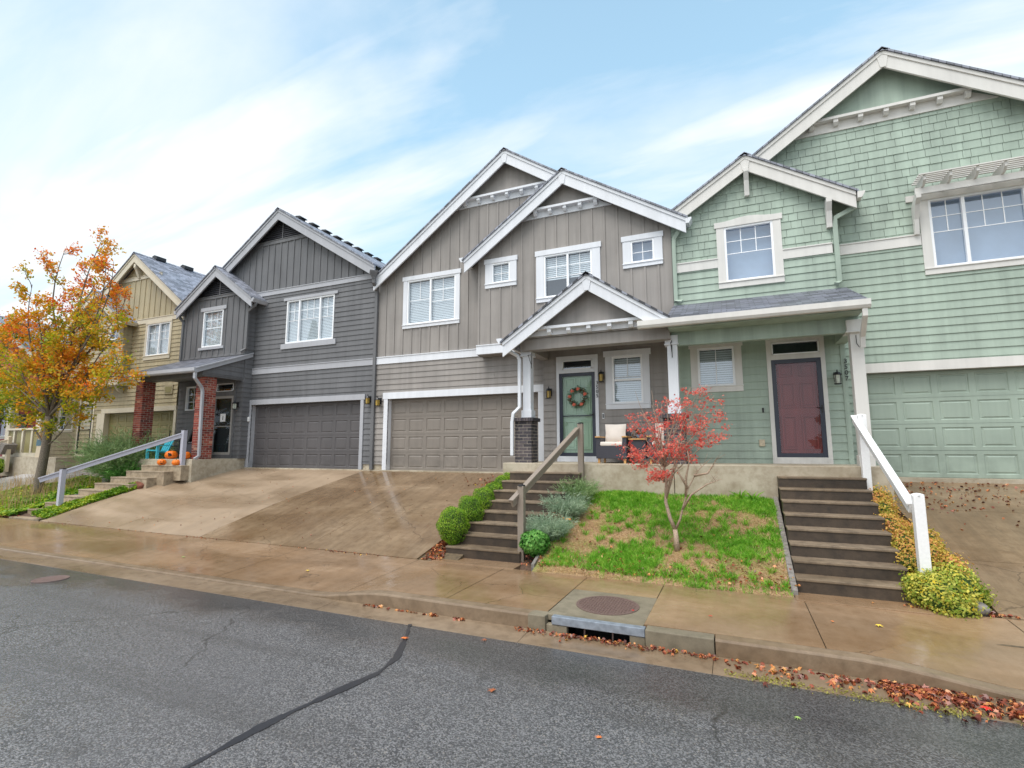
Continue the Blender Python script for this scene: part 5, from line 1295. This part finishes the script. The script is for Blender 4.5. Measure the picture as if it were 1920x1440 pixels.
# feathery bush by the charcoal house
b=bladeplant('feathery_bush','tall feathery green bush in front of the left brick pillar','bush',-18.75,10.75,-1.0,34000,1.15,.016,.8,M['rosem'],lean=.7,droop=.25)
b=bladeplant('feathery_bush','low bright green feathery growth under the tall feathery bush','bush',-18.15,10.4,-1.0,9000,.5,.014,.5,M['herb'],lean=.9,droop=.3)
# ground cover
def bz(x,y): return bedz(x,y)
pts=[];N=26000
x=rng.uniform(-24.5,-17.2,N);y=rng.uniform(7.95,10.9,N)
sx=np.interp(y,[8.35,10.3],[-19.2,-17.3])
dx=np.interp(y,[7.9,10.8],[-24.4,-22.0])
ok=(x<sx)&(x>dx)
x,y=x[ok],y[ok];z=np.array([bz(a,b) for a,b in zip(x,y)])-.02+.16*(.5+.5*np.sin(x*2.3)*np.sin(y*3.1))*rng.random(len(x))+.03
o=leaves('ground_cover',np.stack([x,y,z],1),.085,LEAF3,M['cover'],None,nrm=np.tile([0,0,1.],(len(x),1)),spread=.7,origin=(-21,9,-1.6));tag(o,'yellow green leafy ground cover around the orange tree','ground cover',kind='stuff')
N=8500;y=rng.uniform(7.92,11.0,N);xr=np.interp(y,EL[0],EL[1]);xs_=np.interp(y,[8.0,8.35,10.3],[-17.9,-17.7,-15.3]);q=rng.random(N);x=xr+.03-q*np.maximum(.28,np.minimum(.75,xr-xs_+.12))
z=np.array([dz_(a,b) for a,b in zip(x,y)])+q*.12+rng.random(N)*.08
o=leaves('ground_cover',np.stack([x,y,z],1),.06,LEAF3,M['cover'],None,nrm=np.tile([0,0,1.],(N,1)),spread=.7,origin=(-17,9,-1.6));tag(o,'narrow yellow green strip of ground cover along the pale driveway edge','ground cover',kind='stuff')
N=900;x=rng.uniform(-24,-19.5,N);y=rng.uniform(8.2,10.5,N);ok=x<np.interp(y,[8.35,10.3],[-19.4,-17.3]);x,y=x[ok],y[ok]
o=blades('seed_stalks',np.stack([x,y,np.array([bz(a,b) for a,b in zip(x,y)])],1),.5,.01,M['drygrass'],None,lean=.12,origin=(-21,9,-1.6));tag(o,'thin dry seed stalks rising from the ground cover','stalks',kind='stuff')
# lawn grass
from mathutils import noise as mn
N=100000;x=rng.uniform(-2.98,.6,N);y=rng.uniform(7.80,10.5,N)
def dens(a,b):
    d=.5+.9*mn.noise(Vector((a*1.1+3,b*1.1,0)))+.35*mn.noise(Vector((a*4,b*4,5)))
    if b<7.95: d-=.5+.6*mn.noise(Vector((a*6,0,1)))
    for (cx,cy,rx,ry,k) in((-2.3,9.15,.6,.5,2.4),(-2.5,8.6,.3,.3,.8),(-.2,8.15,.5,.2,1.0),(-.8,8.7,.45,.25,1.6),(-.5,8.3,.8,.2,1.0),(.1,9.65,.5,.28,.9),(-.9,9.8,.7,.15,.6)): d-=k*math.exp(-((a-cx)/rx)**2-((b-cy)/ry)**2)
    for (cx,cy,rx,ry,k) in((-1.7,8.45,.8,.35,.9),(-1.6,10.1,1.0,.35,.5),(.35,10.2,.35,.35,.6),(0,9.0,.4,.3,.3)): d+=k*math.exp(-((a-cx)/rx)**2-((b-cy)/ry)**2)
    return d
D=np.array([dens(a,b) for a,b in zip(x,y)]);D+=np.array([.55*mn.noise(Vector((a*9,b*9,2))) for a,b in zip(x,y)]);ok=rng.random(N)<np.clip(D,.02,1)**1.3
gx,gy=x[ok],y[ok];gz=np.array([lz(a,b) for a,b in zip(gx,gy)])
o=blades('grass',np.stack([gx,gy,gz-.005],1),.075,.008,M['grass'],None,lean=.4,origin=(-1,9,-1.4));tag(o,'short patchy green grass on the sloping lawn','grass',kind='stuff')
ok=rng.random(N)<np.clip(.8-D*.8,.04,.8)*.6;gx,gy=x[ok],y[ok];gz=np.array([lz(a,b) for a,b in zip(gx,gy)])
o=blades('dry_grass',np.stack([gx,gy,gz-.003],1),.04,.006,M['drygrass'],None,lean=1.2,origin=(-1,9,-1.4));tag(o,'dry tan grass on the bare patches of the lawn','grass',kind='stuff')
tx,ty=rng.uniform(-2.9,.55,220),rng.uniform(7.95,10.4,220)
tk=np.repeat(np.arange(220),34);gx=tx[tk]+rng.normal(size=len(tk))*.022;gy=ty[tk]+rng.normal(size=len(tk))*.022;gz=np.array([lz(a,b) for a,b in zip(gx,gy)])
o=blades('grass',np.stack([gx,gy,gz-.005],1),.11,.009,M['grass'],None,lean=.5,origin=(-1,9,-1.4));tag(o,'taller grass tufts dotted over the sloping lawn','grass',kind='stuff')
# weeds at wall
for (a,b,lab) in((.05,10.42,'left broad leaved weed against the porch wall'),(.25,10.4,'right broad leaved weed against the porch wall')):
    b_=thing('weed',lab,'weed',(a,b,lwz(b)),'weeds against the porch wall');P=np.tile([a,b,lwz(b)],(26,1))+rng.normal(size=(26,3))*.015;blades('foliage',P,.16,.03,M['grass'],b_,lean=.5)
# ---------------------------------------------------------------- trees
def curve(a,b,n=8,sag=.0,wob=.04,R=random):
    a=Vector(a);b=Vector(b);L=(b-a).length;out=[]
    w=[Vector((R.uniform(-1,1),R.uniform(-1,1),R.uniform(-1,1)))*wob*L for _ in range(3)]
    for i in range(n+1):
        t=i/n;p=a.lerp(b,t)+w[0]*math.sin(math.pi*t)+w[1]*math.sin(2*math.pi*t)*.5+Vector((0,0,sag*L*math.sin(math.pi*t)));out.append(p)
    return out
def radii(r0,r1,n): return [r0+(r1-r0)*(i/n)**.8 for i in range(n+1)]
def tree(name,label,base,fork,tips,r0,leafn,leafs,mat,bark,group=None,sub=9,sublen=.9,twig=7,clump=.16,seed=4,tmpl=LEAF,cat='tree',lowlimbs=()):
    R=random.Random(seed);t=thing(name,label,cat,base,group)
    tr=MB();n=8;tp=curve((base[0],base[1],base[2]-.1),fork,n,wob=.015,R=R);tr.tube(tp,radii(r0,r0*.72,n),12);obj('trunk',tr,bark,t,smooth=True)
    br=MB();L=[]
    for tip,rr in list(tips)+list(lowlimbs):
        a=Vector(fork) if (tip,rr) not in lowlimbs else Vector(tp[5])
        pts=curve(a,tip,10,sag=0 if tip[2]-fork[2]>1.5 else .1,wob=.05,R=R);br.tube(pts,radii(rr,rr*.14,10),7)
        for k in range(max(3,int(sub*min(1.15,rr/.045)))):
            f=R.uniform(.22,1.0);i=min(9,int(f*10));p=pts[i].lerp(pts[i+1],f*10-i if f<1 else 1)
            d=(pts[10]-pts[0]).normalized();q=Vector((R.uniform(-1,1),R.uniform(-1,1),R.uniform(-.35,.8)))
            d=(d*.45+q).normalized();ln=sublen*R.uniform(.5,1.15)*(1.15-.5*f)
            sp=curve(p,p+d*ln,5,wob=.08,R=R);br.tube(sp,radii(rr*.28,.006,5),5)
            for j in range(twig):
                g_=R.uniform(.25,1);i2=min(4,int(g_*5));c=sp[i2].lerp(sp[i2+1],g_*5-i2 if g_<1 else 1)
                dd=(d*.4+Vector((R.uniform(-1,1),R.uniform(-1,1),R.uniform(-.6,.7)))).normalized();e=c+dd*ln*R.uniform(.2,.42)
                br.tube([c,c.lerp(e,.5),e],[.006,.004,.002],4,cap=False)
                for s in(.5,.8,1.0): L.append(c.lerp(e,s))
    obj('branches',br,bark,t,smooth=True)
    L=np.array([tuple(v) for v in L]);idx=rng.integers(0,len(L),leafn)
    P=L[idx]+rng.normal(size=(leafn,3))*clump*.55
    leaves('crown',P,leafs,tmpl,mat,t);return t
tips=[((-19.55,9.7,7.1),.06),((-18.6,9.4,6.3),.055),((-17.75,9.2,5.9),.045),((-18.9,10.3,5.2),.05),((-21.3,9.5,7.0),.065),((-20.5,10.2,6.0),.06),((-22.1,9.9,6.3),.035),((-23.6,9.6,5.6),.028),((-24.7,9.2,4.2),.035),((-22.8,8.9,4.4),.035),
 ((-17.9,9.6,3.9),.045),((-17.1,9.4,2.7),.04),((-16.75,9.7,2.05),.035),((-19.2,8.8,3.6),.045),((-20.2,8.4,4.6),.05),((-21.0,8.6,5.4),.05),((-24.9,10.2,3.1),.045),((-24.0,9.0,2.4),.04),((-25.6,9.8,1.9),.04),((-22.3,10.4,3.4),.05),((-19.6,10.2,2.6),.04),((-18.2,8.9,1.7),.035),((-20.6,9.0,3.2),.05),((-23.0,8.8,1.7),.035)]
tree('autumn_tree','large tree with orange, yellow and green autumn leaves standing in the ground cover',(-21.3,9.5,-1.46),(-21.1,9.5,1.1),tips,.15,24000,.092,M['fall'],M['bark'],None,11,1.0,8,.14,8,lowlimbs=[((-18.9,9.3,1.0),.03),((-22.9,9.2,1.4),.035)])
t2=[((-31.5+R_,11+q,z),.06) for R_,q,z in((0,0,6.2),(1.6,.6,5.2),(-1.5,-.6,5.4),(2.6,-.3,3.6),(-2.6,.4,3.8),(.8,-1,4.2),(1.9,.4,2.4),(-1,.8,2.7),(3.4,.2,2.2))]
tree('autumn_tree','smaller yellow green autumn tree at the left edge behind the large one',(-31.4,11,-1.3),(-31.4,11,.9),t2,.16,16000,.12,M['fallcore'],M['bark'],None,9,1.2,7,.22,21)
t3=[((-40+R_,14+q,z),.08) for R_,q,z in((0,0,8.2),(2,.6,7),(-2,-.6,7.2),(3.4,-.3,5),(-3.4,.4,5),(.8,-1,6),(2.5,.4,3.6),(-1,.8,3.7),(4.4,.2,3))]
tree('autumn_tree','reddish autumn tree farthest left beyond the red house',(-40,14,-1.3),(-40,14,1.2),t3,.2,14000,.16,M['redleaf'],M['bark'],None,9,1.6,7,.3,33)
# red Japanese maple on the lawn
def maple():
    R=random.Random(5);t=thing('japanese_maple','young red leaved Japanese maple on the lawn in front of the porch','tree',(-.91,8.66,-1.57))
    Y=8.65;tr=MB()
    tp=[(-.91,Y,-1.6),(-.915,Y,-1.45),(-.93,Y,-1.27)];tr.tube(tp,[.045,.04,.036],10)
    main=[(-.93,Y,-1.27),(-1.0,Y,-1.1),(-1.06,Y+.02,-.85),(-1.04,Y+.03,-.55),(-1.06,Y+.02,-.3)];tr.tube(main,[.032,.03,.027,.022,.018],8);obj('trunk',tr,M['bark2'],t,smooth=True)
    br=MB();L=[]
    bare=[[(-.92,Y,-1.27),(-.84,Y-.03,-1.1),(-.78,Y-.05,-.88),(-.7,Y-.08,-.62),(-.55,Y-.1,-.35),(-.4,Y-.12,-.2)],[(-.8,Y-.04,-.95),(-.66,Y-.08,-.72),(-.42,Y-.12,-.55),(-.2,Y-.15,-.46)],[(-.74,Y-.06,-.75),(-.72,Y-.1,-.45),(-.66,Y-.14,-.2),(-.68,Y-.15,.0)],[(-.6,Y-.1,-.42),(-.4,Y-.14,-.38),(-.25,Y-.1,-.15)],[(-.7,Y-.08,-.62),(-.82,Y-.1,-.4),(-.86,Y-.1,-.25)]]
    for b in bare:
        br.tube(b,[.022-.018*i/(len(b)-1) for i in range(len(b))],6)
        for k in range(5):
            p=Vector(b[-2]).lerp(Vector(b[-1]),R.random());br.tube([p,p+Vector((R.uniform(-.15,.15),R.uniform(-.1,.1),R.uniform(.02,.2)))],[.004,.0015],4)
    leafy=[(-1.62,Y-.1,.55),(-1.45,Y+.2,.62),(-1.7,Y,.05),(-1.55,Y-.25,-.1),(-1.35,Y+.25,-.05),(-1.25,Y-.2,.45),(-1.0,Y+.2,.85),(-.75,Y-.1,.8),(-.5,Y,.82),(-.25,Y+.1,.85),(-.15,Y-.1,.6),(-.05,Y,.35),(-.3,Y+.2,.45),(-.55,Y-.25,.45),(-.5,Y+.2,.15),(-.75,Y-.25,.1),(-1.05,Y-.25,.0),(-1.3,Y,-.45),(-1.1,Y-.2,-.42),(-1.45,Y+.1,-.25),(-.6,Y-.15,-.1),(-1.15,Y+.1,.2),(-.35,Y-.1,.1),(-.6,Y+.1,1.0),(-.35,Y,1.02),(-1.15,Y,-.5)]
    for q in leafy:
        s=Vector(main[R.choice([2,3,4,4,4])]);q=Vector(q)*1.0;c=curve(s,q,6,sag=.06,wob=.05,R=R);br.tube(c,radii(.011,.003,6),5)
        for k in range(9):
            f=R.uniform(.55,1);p=c[min(5,int(f*6))].lerp(c[min(6,int(f*6)+1)],.5);d=Vector((R.uniform(-1,1),R.uniform(-1,1),R.uniform(-.35,.45)))*.2;e=p+d
            br.tube([p,e],[.003,.001],4,cap=False)
            for s_ in(.35,.65,.9,1.0): L.append(p.lerp(e,s_))
    for k in range(16):
        s=Vector((-1.05,Y,-.2));q=s+Vector((R.uniform(-.5,.45),R.uniform(-.3,.3),R.uniform(.6,1.35)));c=curve(s,q,5,wob=.04,R=R);br.tube(c,radii(.008,.002,5),4)
    obj('branches',br,M['bark2'],t,smooth=True)
    L=np.array([tuple(v) for v in L]);n=3900;P=L[rng.integers(0,len(L),n)]+rng.normal(size=(n,3))*.03
    leaves('crown',P,.052,STAR7,M['redleaf'],t,nrm=np.tile([0,-.4,1.],(n,1)),spread=1.3,svar=.5)
maple()
# trees across the street (seen only as reflections)
def conifer(x,y,h_,label,seed):
    R=random.Random(seed);t=thing('conifer_tree',label,'tree',(x,y,-2.2),'conifers across the street')
    m=MB();m.tube([(x,y,-2.3),(x,y,-2.2+h_)],[.3,.03],9);obj('trunk',m,M['bark'],t)
    n=9000;f=rng.random(n)**.6;z=-.6+f*(h_-1.2);rad=(1-f)*h_*.23*(.55+.45*np.abs(np.sin(z*2.2)))*(rng.random(n)**.35);a=rng.uniform(0,6.283,n)
    leaves('crown',np.stack([x+rad*np.cos(a),y+rad*np.sin(a),z-rad*.15],1),.5,LEAF,M['conifer'],t)
for i,(x,y,h_,lab) in enumerate([(-37,-12,14,'tall dark conifer across the street opposite the charcoal house'),(-60,-11,13,'dark conifer across the street opposite the olive house'),(6.9,-13,12,'dark conifer across the street opposite the maroon door'),(-9.5,-16,11,'dark conifer across the street opposite the taupe house'),(-28,-17,12,'shorter conifer across the street, right of the tallest')]): conifer(x,y,h_,lab,i)
# ---------------------------------------------------------------- fallen leaves
def litter(label,fn,n,size=.06,mat='litter',tm=CURL,spread=.8,name='fallen_leaves'):
    P=np.array([fn() for _ in range(n)]);o=leaves(name,P,size,tm,M[mat],None,nrm=np.tile([0,0,1.],(n,1)),spread=spread,svar=.5,origin=tuple(P.mean(axis=0)));return tag(o,label,'leaves',kind='stuff')
U=random.Random(9).uniform;G=random.Random(4).gauss
def f1():
    x=U(1.1,6)if U(0,1)<.93 else U(-.2,1.1)
    w=np.interp(x,[-.2,.5,1.1,1.5,2.2,7],[.3,.3,.25,.32,.42,.5]);y=5.82-abs(G(0,.5))*w
    while mn.noise(Vector((x*1.8,y*3,9)))<U(-.6,.25) and U(0,1)<.8: x=U(1.1,6);y=5.82-abs(G(0,.5))*.42
    return (x,max(5.25,y),-2.088+.05*max(0,(x-.8)/3)*U(0,1)*math.exp(-((y-5.7)/.2)**2)+U(0,.012))
litter('thick drift of brown and orange fallen leaves in the gutter at the right',f1,2500,.06)
def f1b():
    x=U(-.2,6)
    while mn.noise(Vector((x*2.5,0,3)))<U(-.5,.35): x=U(-.2,6)
    return (x,5.50+G(0,.045)-.05*math.sin(x),-2.108+U(0,.012))
litter('strip of yellow green moss along the gutter edge at the right',f1b,2600,.02,'moss',LEAF,name='moss')
def f2():
    x=U(-2.45,-.25) ;y=5.8-abs(G(0,.05));return (x if not -1.8<x<-1.2 else x,y,-2.085+U(0,.025))
litter('fallen leaves collected at the mouth of the storm drain',f2,260,.045)
def f2b():
    c=[(-4.45,.12),(-4.05,.1),(-3.6,.04),(-3.2,.04)][int(U(0,3.999))];return (c[0]+G(0,c[1]),5.8-abs(G(0,.02)),-2.085+U(0,.02))
litter('small heaps of brown leaves against the kerb left of the drain',f2b,70,.055)
def f3():
    y=7.92+abs(G(0,.28));x=U(-3.3,.7);return (x,y,lwz(y)+.02+U(0,.03))
litter('brown and orange fallen leaves along the lower edge of the lawn',f3,520,.045)
def f3b():
    y=U(7.95,10.4);x=U(-3,.6);return (x,y,lwz(y)+.04)
litter('sparse fallen leaves scattered over the lawn',f3b,90,.055)
def f4():
    t=U(0,1);x=-5.2+U(.02,.42)*(1-t*.3);y=7.9+.75*t;return (x,y,drz(y)+U(0,.03)-.02)
litter('fallen leaves heaped in the bed left of the dark stairs',f4,420,.05)
def f5():
    y=11.55+G(0,.28);x=-5.0-abs(G(0,.5));return (x,min(y,12.2),drz(min(y,12.2))+.03)
litter('brown leaves gathered on the driveway beside the boxwoods',f5,170,.05)
def f6():
    x=2.8+abs(G(0,1.6));y=min(12.2,11.5+G(0,.5));return (x,y,drz(y)+.03)
litter('fallen leaves scattered over the upper part of the right driveway',f6,260,.055)
def f7():
    x=U(-17,-4.9);y=7.85+G(0,.03)
    if U(0,1)<.5: x=[-11,-7,-6.4][int(U(0,2.99))]+G(0,.25)
    return (x,y,SW+.008)
litter('thin line of fallen leaves in the joint behind the sidewalk',f7,170,.035)
def f8():
    x=U(-16.5,-4.6);y=U(8,12.2);return (x,y,drz(y)+.03)
litter('sparse small leaves scattered over the driveways',f8,150,.035)
def f9():
    x=2.35+G(0,.28);y=7.86+abs(G(0,.06));return (x,y,SW+.01+U(0,.03))
litter('brown leaves around the rocks below the yellow green shrub',f9,170,.05)
def f10():
    x=U(-21,-19);y=7.95+abs(G(0,.12));return (x,y,SW+U(0,.04))
litter('tan leaves at the foot of the ground cover',f10,80,.07)
def f11():
    x=G(-20.5,1.2);y=U(11,12.1);return (x,y,drz(y)+.02)
litter('brown leaves below the olive garage door',f11,120,.08)
# single leaves one can tell apart
singles=[(-3.5,5.02,'road','orange leaf lying on the start of the tar seam',.1),(-2.05,4.3,'road','curled brown leaf alone on the asphalt below the drain',.085),(-2.65,5.35,'road','brown leaf on the asphalt near the gutter, left of the drain',.08),(1.35,7.0,'walk','yellow leaf alone on the sidewalk below the right hand stairs',.085),(.9,6.9,'walk','small orange leaf on the sidewalk near a joint',.05),(-.35,6.55,'walk','dark red leaf on the sidewalk right of the manhole cover',.05),(-1.2,6.4,'cover','red leaf resting on the manhole cover',.05),(-6.6,6.7,'walk','yellow leaf on the sidewalk in front of the taupe driveway',.07),(-4.95,8.15,'bed','large orange leaf in the bed left of the dark stairs',.1),(-9.6,6.6,'walk','pale green leaf on the sidewalk left of centre',.08),(-1.02,3.95,'road','orange leaf on the asphalt at the bottom of the photo',.06),(1.75,5.5,'gut','bright red leaf at the edge of the gutter drift',.09),(.35,4.85,'road','green leaf on the wet asphalt near the right gutter',.06)]
for i,(x,y,w_,lab,s) in enumerate(singles):
    z={'road':-2.105,'walk':walkz(x,y)+.012,'cover':-1.912,'bed':drz(y)+.03,'gut':-2.06}[w_]
    T,F=STAR if i%2 else STAR7
    a=i*1.3;m=MB();c_,s_=math.cos(a),math.sin(a)
    vs=[(x+(v[0]*c_-v[1]*s_)*s*1.3,y+(v[0]*s_+v[1]*c_)*s*1.3,z+(.12+v[2]*1.0)*s*.9) for v in T]
    ctr=len(vs);vs.append((x,y,z+.12*s))
    m.add(vs,[(ctr,k,(k+1)%len(T)) for k in range(len(T))])
    cl={'yel':srgb(235,200,70),'ora':srgb(225,120,50),'bro':srgb(150,85,50),'red':srgb(200,40,30),'gre':srgb(150,180,90)}
    key='red' if 'red' in lab else 'yel' if 'yellow leaf' in lab else 'gre' if 'green leaf' in lab else 'bro' if 'brown' in lab else 'ora'
    mk='leaf_'+key
    if mk not in M: M[mk]=plain('leaf_'+key,cl[key],.4,noisy=.2)
    solo('fallen_leaf',m,M[mk],lab,'leaf','single fallen leaves',origin=(x,y,z))
# ---------------------------------------------------------------- camera, light, sky
yaw,pitch,roll=.409203,.126835,-.00097
r=Vector((math.cos(yaw),math.sin(yaw),0));f=Vector((-math.sin(yaw),math.cos(yaw),0));u=Vector((0,0,1))
f,u=(f*math.cos(pitch)+u*math.sin(pitch)),(u*math.cos(pitch)-f*math.sin(pitch))
r,u=(r*math.cos(roll)+u*math.sin(roll)),(u*math.cos(roll)-r*math.sin(roll))
cd=bpy.data.cameras.new('camera');cam=bpy.data.objects.new('camera',cd);col.objects.link(cam)
cd.sensor_width=36;cd.lens=953.26/1920*36;cd.clip_end=2000;cd.clip_start=.05
mw=Matrix.Identity(4)
for i in range(3): mw[i][0]=r[i];mw[i][1]=u[i];mw[i][2]=-f[i]
mw.translation=Vector((0,0,H));cam.matrix_world=mw;sc.camera=cam
sun=bpy.data.lights.new('sun','SUN');sun.energy=SUN;sun.angle=math.radians(42);sun.color=(1,.965,.92)
so=bpy.data.objects.new('sun',sun);col.objects.link(so);so.location=(0,-5,20)
el,az=math.radians(65),math.radians(-160)       # az measured from +y clockwise: light comes from behind the camera, a little left
dirv=Vector((math.sin(az)*math.cos(el),math.cos(az)*math.cos(el),math.sin(el)))
so.rotation_euler=dirv.to_track_quat('Z','Y').to_euler()
w=bpy.data.worlds.new('World');sc.world=w;w.use_nodes=True;nt=w.node_tree;nt.nodes.clear()
def N(t,**p):
    n=nt.nodes.new('ShaderNode'+t)
    for k,v in p.items(): setattr(n,k,v)
    return n
lk=nt.links.new
sky=N('TexSky',sky_type='NISHITA',sun_disc=False,sun_elevation=el,sun_rotation=az,air_density=1.0,dust_density=.6,ozone_density=1.5)
b1=N('Background');lk(sky.outputs[0],b1.inputs[0]);b1.inputs[1].default_value=.13
tc=N('TexCoord');sp=N('SeparateXYZ');lk(tc.outputs['Generated'],sp.inputs[0])
def mth(op,a,b,c=None,cl=False):
    n=N('Math',operation=op,use_clamp=cl)
    for i,v in enumerate((a,b,c)):
        if v is None: continue
        if isinstance(v,(int,float)): n.inputs[i].default_value=v
        else: lk(v,n.inputs[i])
    return n.outputs[0]
den=mth('ADD',mth('MAXIMUM',sp.outputs[2],0.0),.22)
cx_=mth('DIVIDE',sp.outputs[0],den);cy_=mth('DIVIDE',sp.outputs[1],den)
cb=N('CombineXYZ');lk(cx_,cb.inputs[0]);lk(cy_,cb.inputs[1])
mp=N('Mapping');lk(cb.outputs[0],mp.inputs[0]);mp.inputs['Rotation'].default_value=(0,0,math.radians(-30));mp.inputs['Scale'].default_value=(.8,2.4,1)
n1=N('TexNoise');lk(mp.outputs[0],n1.inputs['Vector']);n1.inputs['Scale'].default_value=.95;n1.inputs['Detail'].default_value=9;n1.inputs['Roughness'].default_value=.55;n1.inputs['Distortion'].default_value=.5
n2=N('TexNoise');lk(cb.outputs[0],n2.inputs['Vector']);n2.inputs['Scale'].default_value=.45;n2.inputs['Detail'].default_value=3
# thin white veil, denser low and to the left
veil=mth('ADD',mth('MULTIPLY',mth('SUBTRACT',n1.outputs[0],.5),3.0),mth('MULTIPLY',mth('SUBTRACT',n2.outputs[0],.5),1.2))
hz=mth('MULTIPLY',mth('SUBTRACT',.5,sp.outputs[2]),.8)
lf=mth('MULTIPLY',mth('MULTIPLY',sp.outputs[0],-1.0),.2)
mp2=N('Mapping');lk(cb.outputs[0],mp2.inputs[0]);mp2.inputs['Rotation'].default_value=(0,0,math.radians(-44));mp2.inputs['Scale'].default_value=(.55,3.4,1)
n3=N('TexNoise');lk(mp2.outputs[0],n3.inputs['Vector']);n3.inputs['Scale'].default_value=1.0;n3.inputs['Detail'].default_value=7;n3.inputs['Roughness'].default_value=.5;n3.inputs['Distortion'].default_value=.7
veil=mth('ADD',veil,mth('MULTIPLY',mth('MAXIMUM',mth('SUBTRACT',n3.outputs[0],.48),0.0),4.5))
bk=mth('MULTIPLY',mth('MAXIMUM',mth('MULTIPLY',sp.outputs[1],-1.0),0.0),.8)
fac=mth('ADD',mth('ADD',mth('ADD',mth('ADD',veil,hz),lf),bk),CL,cl=True)
bs=N('Background');bs.inputs[0].default_value=(.47,.75,.97,1);bs.inputs[1].default_value=1.27
m0=N('MixShader');lk(mth('ADD',.75,mth('MULTIPLY',hz,.9),None,True),m0.inputs[0]);lk(b1.outputs[0],m0.inputs[1]);lk(bs.outputs[0],m0.inputs[2])
b2=N('Background');b2.inputs[0].default_value=(.90,.955,1,1)
lk(mth('MULTIPLY',mth('ADD',mth('MULTIPLY',mth('MAXIMUM',mth('MULTIPLY',sp.outputs[1],-1.0),0.0),BK),1.0),CB),b2.inputs[1])
mx=N('MixShader');lk(fac,mx.inputs[0]);lk(m0.outputs[0],mx.inputs[1]);lk(b2.outputs[0],mx.inputs[2])
wo=N('OutputWorld');lk(mx.outputs[0],wo.inputs[0])
sc.view_settings.view_transform='Standard';sc.view_settings.look='None';sc.view_settings.exposure=0;sc.view_settings.gamma=1
sc.cycles.use_denoising=True;sc.cycles.max_bounces=6;sc.cycles.transparent_max_bounces=12;sc.cycles.sample_clamp_indirect=6
